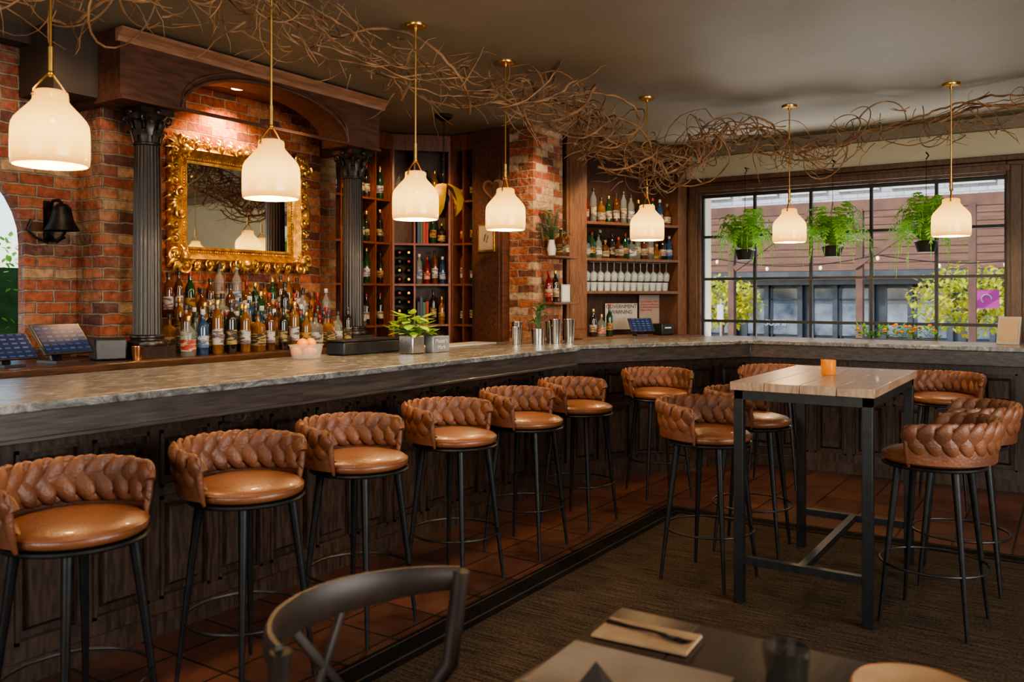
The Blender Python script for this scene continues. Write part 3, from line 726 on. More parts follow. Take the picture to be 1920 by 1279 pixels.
A0,A1=(-5.6,5.42),(-5.6,6.33); B1=(-5.19,6.74); C1=(-4.89,6.74)
tA,LA,aA=shelf_unit('wine_shelf','tall wooden cubby wine shelf',A0,A1,.28,zsh,[.22,.45,.68])
tB,LB,aB=shelf_unit('wine_shelf','tall wooden cubby wine shelf in the corner',A1,B1,.28,zsh,[.22])
tC,LC,aC=shelf_unit('wine_shelf','tall wooden cubby wine shelf beside the pier',B1,C1,.28,zsh,[.15])
mb=MB(); mb.box(-4.885,-4.525,6.68,7.02,0,H-.005); mb.box(-4.85,-4.56,6.67,6.68,.2,2.9); single(mb,'wood_pilaster',M['soffit'],'tall flat dark mahogany pilaster beside brick pillar','pilaster',bevel=.003)
mb=MB(); mb.box(-4.52,-4.25,6.78,7.33,0,H); single(mb,'wall_pillar',M['brick_pillar'],'worn red brick pillar','wall',kind='structure')
def cub(p0,a,cols,L,zs,n_per,y=.09):
    edges=[.025]+cols+[L-.025]
    for z in zs:
        for e0,e1 in zip(edges[:-1],edges[1:]):
            w=e1-e0; n=n_per if w>.2 else max(1,n_per-1)
            n=max(1,min(n,int(w/.070)))
            for i in range(n):
                x=e0+w*(i+.5)/n
                put_bottle(*loc_of(p0,a,x,y,z),lst=wines if rnd.random()<.7 else tmpl,where='in the wooden cubby',group='cubby shelf bottles',hs=1.12)
cub(A0,aA,[.22,.45,.68],LA,[1.2,1.6,2.0,2.42],3)
cub(B1,aC,[.15],LC,[1.2,1.6,2.0,2.42],2)
cub(A1,aB,[.22],LB,[2.42],4)
bookc=[mat('red_book_cover',(.30,.03,.02),None,.6),mat('blue_book_cover',(.03,.06,.14),None,.6),mat('cream_book_cover',(.34,.27,.18),None,.6),mat('green_book_cover',(.04,.12,.06),None,.6),mat('black_book_cover',(.02,.02,.02),None,.5)]
bcn=['red','blue','cream','green','black']
def book(loc,a,w,h,ci,d=.15):
    t=thing('book',bcn[ci]+' hardback book standing on the shelf','book',loc,a,group='shelf books')
    mb=MB(); mb.box(0,w,0,d,0,h); part(mb,'cover',bookc[ci],t,bevel=.002)
    mb=MB(); mb.box(.003,w-.003,.004,d+.001,.003,h+.0006); part(mb,'pages',M['paper'],t)
for z in (1.2,2.0):
    x=.25
    for i in range(4):
        w=rnd.uniform(.022,.032); book(loc_of(A1,aB,x,.04,z),aB,w,rnd.uniform(.2,.27),(0,4,1,3,0)[(i+int(z))%5]); x+=w+.002
    for i in range(2): put_bottle(*loc_of(A1,aB,x+.05+i*.085,.1,z),where='beside the books',group='cubby shelf bottles')
for i in range(4): put_bottle(*loc_of(A1,aB,.275+i*.078,.1,1.6),where='in the wooden cubby',group='cubby shelf bottles')
for z0 in (1.2,1.6):
    for j in range(4):
        for i in range(2):
            t,s=wines[(i+j)%3]; p=loc_of(A1,aB,.075+i*.09,.27,z0+.045+j*.088)
            o=clone(t,p,0,None,'dark wine bottle lying with its %s cap outward'%('red' if (i+j)%3==0 else 'dark'),'racked wine bottles')
            o.rotation_euler=(math.radians(90),0,aB); o.scale=(.9,.9,.80)

# liquor shelf near the window
U0,U1=(-4.22,7.36),(-3.50,8.70)
dU=Vector((U1[0]-U0[0],U1[1]-U0[1])); LU=dU.length; aU=math.atan2(dU.y,dU.x)
ls=thing('liquor_shelf','tall wooden liquor shelf unit with three shelves','shelf',(U0[0],U0[1],0),aU)
mb=MB(); mb.box(0,LU,.36,.38,0,H-.005); part(mb,'back_panel',M['shelfback'],ls)
mb=MB(); mb.box(0,.24,0,.36,0,H-.005); mb.box(LU-.12,LU,0,.36,0,H-.005); mb.box(.24,LU-.12,0,.36,2.93,H-.005); mb.box(-.01,LU+.01,-.03,0,2.99,H-.005)
mb.box(0.03,.21,-.008,0,1.15,2.9)
part(mb,'case',M['shelfwood'],ls,bevel=.003)
SZ=(1.53,1.865,2.235)
for z in SZ:
    mb=MB(); mb.box(.24,LU-.12,0,.36,z-.028,z); part(mb,'shelf',M['shelfwood'],ls,bevel=.002)
mb=MB(); mb.box(.0,LU,-.28,.36,1.03,1.07); part(mb,'counter_shelf',M['shelfwood'],ls,bevel=.003)
mb=MB(); mb.box(.02,LU-.02,-.24,-.002,0,1.03); part(mb,'base_cabinet',M['dwood'],ls)
mb=MB()
for i in range(6): 
    x=.30+i*.16; mb.tube([(x,.03,SZ[1]-.04),(x,.33,SZ[1]-.04)],.003,6)
part(mb,'stemware_rack',M['steel'],ls)
for i in range(12): put_bottle(*loc_of(U0,aU,.30+i*.095,.12,SZ[2]),where='on the top liquor shelf',group='top shelf bottles',hs=1.05)
for i in range(14): put_bottle(*loc_of(U0,aU,.28+i*.083,.10,SZ[1]),where='on the middle liquor shelf',group='middle shelf bottles',hs=.88)
for i in range(9): put_bottle(*loc_of(U0,aU,.32+i*.12,.24,SZ[1]),where='on the middle liquor shelf',group='middle shelf bottles',hs=.92)
wg=thing('wine_glass','clear stemmed wine glass hanging upside down','glass',(0,0,-5),group='hanging wine glasses')
mb=MB(); mb.lathe([(0,0),(.034,0),(.033,.004),(.006,.008),(.004,.02),(.004,.085),(.012,.092),(.034,.115),(.038,.14),(.034,.175),(.030,.195),(.0285,.195),(.0325,.175),(.0365,.14),(.032,.117),(0,.096)],18); part(mb,'glass_bowl_and_stem',M['glassc'],wg,ang=60)
for r in range(2):
    for i in range(12):
        o=clone(wg,loc_of(U0,aU,.30+i*.085,.10+r*.12,SZ[1]-.034)); o.rotation_euler=(pi,0,0)
wg.location=loc_of(U0,aU,1.32,.1,SZ[1]-.034); wg.rotation_euler=(pi,0,0)
tg=thing('tumbler','clear glass tumbler on the shelf','glass',loc_of(U0,aU,.29,.08,SZ[0]+.001),group='shelf tumblers')
mb=MB(); mb.lathe([(0,0),(.030,0),(.036,.09),(.034,.09),(.028,.008),(0,.008)],18); part(mb,'glass_wall',M['glassc'],tg,ang=60)
for r in range(2):
    for i in range(13):
        if r==0 and i==0: continue
        clone(tg,loc_of(U0,aU,.29+i*.083,.08+r*.13,SZ[0]+.001))
for i,k in enumerate((4,8,5)): put_bottle(*loc_of(U0,aU,.30+i*.10,-.02,1.071),where='on the counter shelf',group='counter bottles',k=k)

sg=thing('warning_poster','white printed government warning poster','sign',loc_of(U0,aU,.90,.34,1.12),aU)
mb=MB(); mb.box(-.21,.21,-.006,0,0,.28); part(mb,'poster_sheet',M['white'],sg)
text_part('GOVERNMENT\nWARNING',.060,M['black'],sg,(0,-.008,.215),(pi/2,0,0))
sg=thing('occupancy_sign','grey sign with red occupancy notice','sign',loc_of(U0,aU,1.28,.33,1.17),aU)
pm=mat('grey_notice_board',(.44,.37,.33),(.40,.33,.30),.6)
mb=MB(); mb.box(-.15,.15,-.006,0,0,.32); part(mb,'sign_board',pm,sg)
text_part('OCCUPANCY BY MORE\nTHAN 85 PERSONS\nIS DANGEROUS AND\nUNLAWFUL',.030,M['red'],sg,(-.138,-.008,.20),(pi/2,0,0),align='LEFT')

def tablet(loc,rz,label,s=1.0):
    t=thing('point_of_sale_terminal',label,'terminal',loc,rz)
    mb=MB(); mb.box(-.07*s,.07*s,-.08*s,.08*s,0,.015); mb.T=Matrix.Rotation(math.radians(-20),4,'X'); mb.box(-.03*s,.03*s,-.0,.02,.01,.12*s); mb.T=Matrix.Identity(4); part(mb,'stand',M['ptblack'],t)
    rot=(math.radians(-42),0,0)
    mb=MB(); mb.box(-.15*s,.15*s,0,.014,-.10*s,.11*s); h=part(mb,'housing',M['ptblack'],t,loc=(0,-.04*s,.13*s),rot=rot,bevel=.004)
    mb=MB(); mb.box(-.135*s,.135*s,-.095*s,.095*s,-.001,.001); part(mb,'screen',M['screen'],h,loc=(0,-.0015,.005*s),rot=(pi/2,0,0))
    return t
tablet((-4.90,2.66,1.096),math.radians(98),'black terminal with lit blue touchscreen on the back bar',1.05)
tablet((-4.82,2.34,1.096),math.radians(98),'black terminal with angled touchscreen on the back bar',.85)
tablet(loc_of(U0,aU,.84,-.08,1.071),aU-.3,'black tablet terminal on the shelf counter',.85)
pr=thing('receipt_printer','black receipt printer on the back bar','printer',(-4.88,2.95,1.096),math.radians(70))
mb=MB(); mb.box(-.09,.09,-.1,.1,0,.13); part(mb,'printer_body',M['ptblack'],pr,bevel=.012); mb=MB(); mb.box(-.05,.05,-.104,-.1,.08,.095); part(mb,'paper_slot',M['ptblack'],pr)
pr2=thing('receipt_printer','black receipt printer on the shelf counter','printer',loc_of(U0,aU,1.16,-.05,1.071),aU)
mb=MB(); mb.box(-.08,.08,-.08,.08,0,.12); part(mb,'printer_body',M['ptblack'],pr2,bevel=.012); mb=MB(); mb.box(-.04,.04,-.084,-.08,.07,.085); part(mb,'paper_slot',M['white'],pr2)
cc=thing('copper_cup','small copper cup on the back bar','cup',(-4.72,3.04,1.096)); mb=MB(); mb.lathe([(0,0),(.03,0),(.036,.08),(.034,.08),(.028,.005),(0,.005)],20); part(mb,'cup_body',M['copper'],cc)

bl=thing('wall_bell','black cast iron bell on wall bracket','bell',(-5.349,2.84,1.97))
mb=MB(); mb.lathe([(.100,-.11),(.092,-.095),(.068,-.05),(.056,0),(.050,.03),(.028,.052),(0,.058)],24,c=(.16,0,.02),cap=False); part(mb,'bell',M['iron'],bl)
mb=MB(); mb.box(0,.012,-.03,.03,-.15,.10); mb.tube([(.01,0,-.12),(.08,0,-.15),(.15,0,-.13),(.19,-.0,-.10)],.010,8); mb.tube([(.01,0,.05),(.06,0,.10),(.12,0,.10),(.16,0,.075)],.010,8)
mb.tube([(.01,0,-.1),(.05,-.03,-.16),(.03,-.09,-.13),(.01,-.13,-.08),(.02,-.11,-.02)],.008,6); mb.tube([(.01,0,-.1),(.05,.03,-.16),(.03,.07,-.13),(.01,.10,-.12)],.008,6)
part(mb,'bracket',M['iron'],bl)

for z in (1.86,1.42):
    mb=MB(); mb.box(-4.249,-4.06,6.86,7.30,z-.02,z); single(mb,'wall_shelf',M['shelfwood'],'small wooden ledge shelf on the brick pillar','shelf',bevel=.002)
def leafcard(mb,p,d,L,w,droop=.3):
    d=d.normalized(); s=d.cross(Vector((0,0,1))); s=s.normalized() if s.length>1e-3 else Vector((1,0,0)); n=s.cross(d)
    pts=[p, p+d*L*.3+s*w*.5, p+d*L*.3-s*w*.5, p+d*L*.65+s*w*.38-n*droop*L*.1, p+d*L*.65-s*w*.38-n*droop*L*.1, p+d*L-n*droop*L*.3, p+d*L*.35-n*w*.12]
    mb.add([tuple(q) for q in pts],[(0,1,6),(0,6,2),(1,3,6),(6,4,2),(3,5,6),(5,4,6)])
def plant(name,label,loc,potf,leafm,n,h,spread,L,w,seed):
    r=random.Random(seed); t=thing(name,label,'plant',loc)
    potf(t)
    mb=MB(); st=MB()
    for i in range(n):
        a=r.uniform(0,2*pi); el=r.uniform(.15,1.0)
        rr=spread*(1-el*.6)*r.uniform(.5,1); base=Vector((0,0,h[0])); tip=Vector((rr*math.cos(a),rr*math.sin(a),h[0]+(h[1]-h[0])*el))
        st.tube([tuple(base),tuple((base+tip)/2+Vector((0,0,.02))),tuple(tip)],.0015,4)
        leafcard(mb,tip,Vector((math.cos(a),math.sin(a),r.uniform(-.5,.6))),L*r.uniform(.7,1.2),w*r.uniform(.7,1.2))
    part(mb,'foliage',leafm,t,recalc=False); part(st,'stems',M['leafd'],t)
    return t
def metalpot(t): mb=MB(); mb.lathe([(0,0),(.05,0),(.055,.12),(.052,.12),(.048,.1),(0,.1)],24); part(mb,'pot',M['steel'],t)
def squarepot(t): mb=MB(); mb.box(-.06,.06,-.06,.06,0,.12); part(mb,'pot',M['steel'],t,bevel=.006)
def vasepot(t): mb=MB(); mb.lathe([(0,0),(.035,0),(.045,.06),(.03,.12),(.028,.15),(.024,.15),(.022,.1),(0,.1)],24); part(mb,'vase',M['white'],t)
plant('potted_pothos','lime green leafy plant in square tin on the bar',(-3.66,4.33,CI),squarepot,M['leaf'],60,(.11,.26),.15,.085,.06,3)
plant('potted_plant','small upright green plant in steel cup on the bar',(-3.55,5.74,CI),metalpot,M['leafd'],46,(.10,.32),.06,.07,.028,5)
plant('vase_plant','grey green eucalyptus in white vase on the ledge',(-4.15,6.95,1.861),vasepot,M['leafg'],70,(.14,.46),.18,.055,.038,6)
pf=thing('picture_frame','small framed card on the pillar ledge','picture',(-4.12,7.15,1.421),math.radians(75))
mb=MB(); mb.box(-.06,.06,-.01,.01,0,.17); part(mb,'frame',M['steel'],pf); mb=MB(); mb.box(-.048,.048,-.012,-.009,.012,.158); part(mb,'card',M['white'],pf)
for y,k,z in ((6.90,10,1.421),(7.02,4,1.421),(7.12,3,1.861),(7.22,12,1.861)): put_bottle(-4.15,y,z,where='on the pillar ledge',group='ledge bottles',k=k)

pf=thing('picture_frame','gold framed picture on the pilaster','picture',(-4.70,6.668,1.90))
mb=MB(); mb.box(-.10,.10,-.02,0,0,.27); part(mb,'frame',M['gold'],pf,bevel=.004); mb=MB(); mb.box(-.08,.08,-.022,-.019,.02,.25); part(mb,'print',M['paper'],pf); mb=MB(); mb.tube([(-.02,-.024,.10),(0,-.024,.17),(.03,-.024,.15),(.01,-.024,.09)],.003,5); part(mb,'drawn_figure',M['black'],pf)
hf=thing('heart_ornament','brown heart shaped wooden wall ornament','ornament',(-4.63,6.671,2.50))
hp=[(.10*.062*16*math.sin(q)**3, .1*.062*(13*math.cos(q)-5*math.cos(2*q)-2*math.cos(3*q)-math.cos(4*q))) for q in [2*pi*i/40 for i in range(40)]]
mb=MB(); mb.T=Matrix.Rotation(pi/2,4,'X'); mb.prism([(a*1.15,b*1.15) for a,b in hp],0,.015); part(mb,'heart_rim',M['trimw'],hf)
mb=MB(); mb.T=Matrix.Rotation(pi/2,4,'X'); mb.prism([(a*.85,b*.85) for a,b in hp],.015,.022); part(mb,'heart_face',M['shelfwood'],hf)

fp=thing('petal_pendant','yellow petal pendant hanging from a black chain','lamp',(-4.66,5.95,2.36))
top=H-2.36
mb=MB(); mb.lathe([(.02,top-.06),(.07,top-.03),(.08,top),(0,top)],24); part(mb,'canopy',M['iron'],fp)
mb=MB()
for i in range(22):
    z=.10+i*(top-.15)/22; pts=[(.008*math.cos(b) if i%2 else 0, 0 if i%2 else .008*math.cos(b), z+.018*math.sin(b)) for b in [2*pi*j/10 for j in range(10)]]
    mb.tube(pts,.0025,5,closed=True)
part(mb,'chain',M['iron'],fp)
mb=MB()
for k in range(5):
    a=k*2*pi/5+.1; c=Vector((math.cos(a),math.sin(a),0))
    pts=[c*r+Vector((0,0,z)) for r,z in ((.01,.08),(.06,.10),(.13,.06),(.17,-.03),(.16,-.12),(.13,-.17))]
    mb.tube([tuple(q) for q in pts],[.006]*6,8,up=[tuple(c)]*6,rb=[.014,.040,.058,.060,.042,.006])
part(mb,'petal_shade',M['yellow'],fp)
mb=MB(); mb.blob((0,0,-.02),(.05,.05,.06),seg=12,rings=8); part(mb,'dark_center',M['iron'],fp)

# ------------------------------------------------------------------ items on the bar
gt=thing('garnish_tray','long black lidded garnish tray on the bar','tray',(-3.94,4.18,CI),0)
mb=MB(); mb.box(-.08,.08,-.27,.27,0,.085); part(mb,'tray_body',M['ptblack'],gt,bevel=.01)
mb=MB(); mb.box(-.085,.085,-.275,.275,.085,.097); part(mb,'lid',M['ptblack'],gt,bevel=.004); text_part('KNOB',.03,M['steel'],gt,(.082,0,.045),(pi/2,0,pi/2))
bx=thing('napkin_caddy','grey metal napkin caddy with embossed lettering','caddy',(-3.56,4.52,CI),0)
cadm=mat('grey_blue_metal',(.22,.25,.28),(.26,.29,.32),.35,metal=.5)
mb=MB(); mb.box(-.07,.0,-.09,.09,0,.11); part(mb,'caddy_body',cadm,bx,bevel=.006)
text_part("Maker's\nMark",.042,M['white'],bx,(.002,0,.056),(pi/2,0,pi/2))
mt=thing('bar_mat','long pale rubber bar mat on the counter','mat',(-3.95,5.22,CI),0)
mb=MB(); mb.box(-.11,.11,-.36,.36,0,.012); part(mb,'mat_base',M['offwhite'],mt,bevel=.003)
tx,ty=-3.90,3.63
tub=thing('garnish_tub','clear plastic tub on the bar','tub',(tx,ty,CI),0)
mb=MB(); mb.T=Matrix.Scale(1.4,4,(0,1,0)); mb.lathe([(0,0),(.07,0),(.082,.08),(.087,.08),(.087,.085),(.080,.085),(.067,.006),(0,.006)],24); part(mb,'tub_wall',M['plasticc'],tub)
for i,(a,b,c) in enumerate(((-.02,-.06,.042),(.02,.0,.042),(-.015,.055,.042),(0,-.03,.092),(.0,.035,.092))):
    o=thing('orange','bright orange citrus in the plastic tub','fruit',(tx+a,ty+b,CT+c),0,group='tub oranges'); mb=MB(); mb.blob((0,0,0),(.033,.033,.032),seg=16,rings=10); part(mb,'fruit_skin',M['orange'],o)
    mb=MB(); mb.lathe([(0,.030),(.004,.033),(0,.035)],8); part(mb,'stem_end',M['leafd'],o)
sh=thing('cocktail_shaker','stainless steel cocktail shaker tin on the bar','shaker',(-3.67,5.62,CI),0,group='shaker tins')
mb=MB(); mb.lathe([(0,0),(.033,0),(.034,.01),(.043,.17),(.044,.175),(.041,.175),(.032,.01),(0,.01)],24); part(mb,'tin_body',M['steel'],sh)
for (x,y,s) in ((-3.62,5.52,.8),(-3.46,5.86,1.1),(-3.40,5.97,1.1),(-3.55,5.93,1.0)): clone(sh,(x,y,CI),0,s)
ms=thing('menu_stand','small framed menu card standing on the counter','card',(-.45,7.70,CI),math.radians(-20))
mb=MB(); mb.T=Matrix.Rotation(math.radians(-12),4,'X'); mb.box(-.085,.085,-.006,.006,0,.22); part(mb,'frame',cadm,ms)
mb=MB(); mb.T=Matrix.Rotation(math.radians(-12),4,'X'); mb.box(-.07,.07,-.008,-.005,.02,.20); part(mb,'card',M['paper'],ms)
text_part('MENU',.03,M['black'],ms,(0,.03,.17),(pi/2-math.radians(12),0,0))
pl=thing('flower_planter','long window planter with green leaves and orange blooms','plant',(-1.40,8.58,1.031))
mb=MB(); mb.box(-.35,.35,-.05,.05,0,.05); part(mb,'trough',M['dwood'],pl,bevel=.004)
mb=MB(); r=random.Random(4)
for i in range(170):
    p=Vector((r.uniform(-.36,.36),r.uniform(-.05,.05),r.uniform(.06,.16))); leafcard(mb,p,Vector((r.uniform(-1,1),r.uniform(-1,.4),r.uniform(-.2,.8))),.06,.03)
part(mb,'foliage',M['fern'],pl,recalc=False)
fb=MB(); fb.blob((0,0,0),(.018,.018,.014)); fme=fb.mesh('bloom',M['orange'])
for i in range(16): part(fme,'bloom',None,pl,loc=(r.uniform(-.34,.34),r.uniform(-.08,.0),r.uniform(.11,.19)))

# ------------------------------------------------------------------ ferns
def fern(loc,seed,wide):
    r=random.Random(seed); t=thing('hanging_fern','bushy green fern in black hanging basket before the window','plant',loc,0,group='hanging ferns')
    mb=MB(); mb.lathe([(0,-.10),(.07,-.10),(.10,0),(.105,.0),(.095,-.01),(0,-.01)],24); part(mb,'basket',M['ptblack'],t)
    mb=MB(); top=2.70-loc[2]
    for k in range(3):
        a=k*2*pi/3; mb.tube([(.1*math.cos(a),.1*math.sin(a),0),(0,0,.42)],.0018,4)
    mb.tube([(0,0,.42),(0,.0,top)],.0025,5); mb.tube([(0,0,top),(.02,.0,top+.03),(.0,.0,top+.06),(0,.12,top+.06)],.006,6); part(mb,'hanger',M['iron'],t)
    mb=MB()
    for i in range(64):
        a=2*pi*(i*.618)+r.uniform(-.2,.2); k=r.random(); L=(.17+.20*k)*wide; up=r.uniform(.20,.44)*(1.15-.55*k); dr=r.uniform(.14,.40)*(.4+.7*k)
        prev=None; N=14
        for j in range(N+1):
            q=j/N; rad=.02+L*math.sin(q*pi/2*.95); z=up*math.sin(q*pi*.8)-dr*q**2.2
            p=Vector((rad*math.cos(a),rad*math.sin(a),z))
            if prev is not None:
                d=(p-prev).normalized(); s=Vector((-math.sin(a),math.cos(a),0)); w=.052*math.sin(pi*min(1,(q+.12)))**.6+.006
                n=Vector((0,0,-.012))
                mb.add([tuple(prev-s*.002),tuple(prev+s*.002),tuple(p+s*.002),tuple(p-s*.002)],[(0,1,2,3)])
                for sg_ in (-1,1):
                    e=prev+s*sg_*w+d*.020+n; md=(prev+e)/2
                    mb.add([tuple(prev-d*.004),tuple(md-d*.010),tuple(e),tuple(md+d*.010),tuple(prev+d*.006)],[(0,1,2,3,4)])
            prev=p
    part(mb,'fronds',M['fern'],t,recalc=False)
    return t
fern((-2.76,8.38,1.94),1,.95); fern((-1.92,8.38,1.95),2,1.05); fern((-1.12,8.38,1.97),3,1.0)

# ------------------------------------------------------------------ vine garland
path=[(-3.40,1.55,2.74),(-3.37,1.97,2.78),(-3.43,2.40,2.90),(-3.36,2.93,2.93),(-3.37,3.65,2.86),(-3.35,4.38,2.87),(-3.19,5.09,2.87),(-3.02,5.56,2.84),(-3.01,5.80,2.70),(-2.90,6.23,2.54),(-2.66,6.64,2.58),(-2.55,6.83,2.80),(-2.25,7.15,2.86),(-2.02,7.30,2.68),(-1.70,7.39,2.66),(-1.44,7.32,2.84),(-.94,7.41,2.86),(-.40,7.41,2.90),(.2,7.4,2.92)]
path=[Vector(p) for p in path]
def cat(i,t):
    p=[path[max(0,min(len(path)-1,i+k))] for k in (-1,0,1,2)]
    return .5*((2*p[1])+(-p[0]+p[2])*t+(2*p[0]-5*p[1]+4*p[2]-p[3])*t*t+(-p[0]+3*p[1]-3*p[2]+p[3])*t**3)
def pos(s):
    s=max(0,min(len(path)-1.001,s)); i=int(s); return cat(i,s-i)
gr=thing('vine_garland','tangled dry brown vine branches hung below the ceiling','garland')
mb=MB(); tw=MB(); r=random.Random(33)
def offs(s,ph,fr,rad,ex):
    p=pos(s); t=(pos(s+.05)-pos(s-.05)); t=t.normalized() if t.length>1e-6 else Vector((0,1,0))
    sd=t.cross(Vector((0,0,1))).normalized(); up=sd.cross(t)
    a=ph+fr*s; q=p+sd*rad*math.cos(a)*1.2+up*rad*ex*math.sin(a)
    q.z=min(q.z,H-.02); return q
nmax=len(path)-1
for k in range(56):
    L=r.uniform(1.5,4.5); s0=r.uniform(-1,nmax-1)
    if k%3==0: s0=r.uniform(3.5,9)
    ph=r.uniform(0,2*pi); fr=r.uniform(1.0,3.8)*(1 if r.random()<.6 else -1); rad=r.uniform(.03,.20); ex=r.uniform(.75,1.0)
    pts=[];n=int(L*16); jit=Vector((0,0,0))
    for i in range(n+1):
        s=s0+L*i/n
        if s<0 or s>nmax: continue
        jit=jit*.82+Vector((r.uniform(-1,1),r.uniform(-1,1),r.uniform(-1,1)))*.010
        dens=1.2 if s<11 else .8
        pts.append(offs(s,ph,fr,rad*dens*(1+.35*math.sin(s*3+ph)),ex)+jit)
    if len(pts)<6: continue
    b=r.uniform(.0045,.0125)
    mb.tube(pts,[b*(1-.5*i/len(pts)) for i in range(len(pts))],5)
for k in range(84):
    s=r.uniform(0,nmax) if k%2 else r.uniform(5,15); c=pos(s)+Vector((r.uniform(-.06,.06),r.uniform(-.06,.06),r.uniform(-.06,.06))); R1=r.uniform(.10,.26)*(1 if s<11 else .85); 
    n1=Vector((r.uniform(-1,1),r.uniform(-1,1),r.uniform(-.5,.5))).normalized(); e1=n1.orthogonal().normalized(); e2=n1.cross(e1)
    tot=r.uniform(1.0,2.1)*pi; a0=r.uniform(0,6.3); dv=Vector((r.uniform(-.14,.14),r.uniform(-.14,.14),r.uniform(-.08,.03)))
    pts=[]
    for i in range(22):
        q=i/21; a=a0+tot*q; p=c+dv*q+(e1*math.cos(a)+e2*math.sin(a)*.8)*R1*(.8+.35*q); p.z=min(p.z,H-.02); pts.append(p)
    b=r.uniform(.0035,.008); mb.tube(pts,[b*(1-.6*i/22) for i in range(22)],5)
for k in range(560):
    s=r.uniform(0,nmax) if r.random()<.6 else r.uniform(0,11)
    p=offs(s,r.uniform(0,6.28),0,r.uniform(.05,.21),.9)
    t=(pos(s+.05)-pos(s-.05)).normalized()*r.choice((1,.3,-.5,-1)); d=(t+Vector((r.uniform(-1,1),r.uniform(-1,1),r.uniform(-1.0,.8)))*1.1).normalized()
    L=r.uniform(.10,.32); pts=[p]; 
    for j in range(5):
        d=(d+Vector((r.uniform(-1,1),r.uniform(-1,1),r.uniform(-1,1)))*.36).normalized(); q=pts[-1]+d*L/5; q.z=min(q.z,H-.01); pts.append(q)
    b=r.uniform(.7,1.5)
    tw.tube(pts,[.0038*b,.0034*b,.003*b,.0025*b,.002*b,.0012*b],4)
o=part(mb,'vine_strands',M['twig'],gr); o['kind']='stuff'
o=part(tw,'twigs',M['twig'],gr); o['kind']='stuff'

# ------------------------------------------------------------------ foreground dining set
dt=thing('dining_table','dark stained wooden dining table','table',(-.40,1.31,.0105))
mb=MB()
for i in range(5): 
    x=-.49+i*.196; mb.box(x+.0006,x+.1954,-.5,.5,.71,.74)
part(mb,'tabletop',M['darktable'],dt,bevel=.003)
for sx in (-1,1):
    for sy in (-1,1): mb=MB(); mb.cbox((sx*.42,sy*.43,.355),(.06,.06,.71)); part(mb,'leg',M['darktable'],dt)
TZ=.751
nk=thing('napkin','folded kraft paper napkin on the dark table','napkin',(-.765,1.675,TZ+.002),math.radians(-86))
mb=MB(); mb.box(-.055,.055,-.105,.105,0,.004); mb.box(-.053,.055,-.103,.105,.004,.007); part(mb,'folded_paper',M['kraft'],nk,bevel=.001)
fk=thing('fork','steel dinner fork resting on the napkin','fork',(-.765,1.68,TZ+.0100),math.radians(-96))
mb=MB(); mb.tube([(0,-.10,.001),(0,-.05,.002),(0,.02,.006),(0,.045,.004)],[.004,.003,.003,.004],8,up=[(0,0,1)]*4,rb=[.009,.006,.004,.008]); part(mb,'handle',M['iron'],fk)
mb=MB(); mb.tube([(0,.04,.004),(0,.055,.003),(0,.065,.003)],.0015,6,up=[(0,0,1)]*3,rb=[.008,.012,.0125])
for k in range(4): mb.tube([(-.0105+k*.007,.064,.003),(-.0105+k*.007,.085,.002),(-.0105+k*.007,.105,.006)],[.0015,.0014,.0008],5)
part(mb,'tines',M['iron'],fk)
mn=thing('paper_menu','cream printed paper menu sheet on the table','menu',(-.71,1.475,TZ),math.radians(92))
mb=MB(); mb.box(-.11,.11,-.17,.17,0,.0015); part(mb,'sheet',M['paper'],mn)
gl=thing('water_glass','smoked dark glass tumbler on the table','glass',(-.445,1.585,TZ))
mb=MB(); mb.lathe([(0,0),(.032,0),(.037,.01),(.040,.045),(.044,.085),(.041,.085),(.037,.045),(.034,.012),(0,.012)],28,fn=lambda a,r,z:r*(1+.015*math.cos(12*a))); part(mb,'glass_wall',M['smoke'],gl)
pt=thing('plate','tan stoneware plate on the table','plate',(-.235,1.67,TZ))
mb=MB(); mb.lathe([(0,0),(.06,0),(.09,.012),(.110,.022),(.112,.026),(.09,.018),(.06,.006),(0,.006)],40); part(mb,'plate_body',M['plate'],pt,ang=60)
mb=MB(); mb.lathe([(.111,.022),(.114,.025),(.111,.028)],40,cap=False); part(mb,'rim',M['copper'],pt)
mh=thing('menu_holder','dark folded leather menu holder on the table','menu',(-.715,1.365,TZ+.002),math.radians(-55))
mb=MB(); mb.add([(-.05,-.04,0),(.05,-.04,0),(.05,0,.05),(-.05,0,.05),(-.05,.04,0),(.05,.04,0)],[(0,1,2,3),(3,2,5,4)]); part(mb,'folded_cover',M['ptblack'],mh)
ch=thing('dining_chair','black bentwood dining chair with curved back rail','chair',(-1.14,1.31,.0105))
mb=MB(); mb.lathe([(0,.43),(.19,.43),(.205,.44),(.205,.455),(.19,.465),(0,.462)],32); part(mb,'seat',M['bent'],ch)
def arcp(z,n=24,R=.285,cx=.05,half=1.22,lift=0): return [(cx-R*math.cos(q),R*math.sin(q),z+lift*abs(q/half)**2) for q in [-half+2*half*i/n for i in range(n+1)]]
mb=MB(); pts=arcp(.80,lift=.02); mb.tube(pts,[.013]*len(pts),10,up=[(p[0]-.05,p[1],0) for p in pts],rb=[.026+.016*math.sin(pi*i/24) for i in range(25)]); part(mb,'back_rail',M['bent'],ch)
for s in (-1,1):
    mb=MB(); mb.tube([(-.15,s*.15,.0),(-.17,s*.17,.44),(-.07,s*.258,.62),(-.045,s*.268,.835)],[.014,.018,.020,.020],10); part(mb,'back_leg',M['bent'],ch)
    mb=MB(); mb.tube([(.17,s*.17,0),(.13,s*.14,.43)],[.013,.018],10); part(mb,'front_leg',M['bent'],ch)
    mb=MB(); mb.tube([(-.18,s*.12,.45),(-.20,s*.05,.6),(-.232,-s*.08,.78)],.008,8,up=[(1,0,0)]*3,rb=.012); part(mb,'cross_stay',M['bent'],ch)
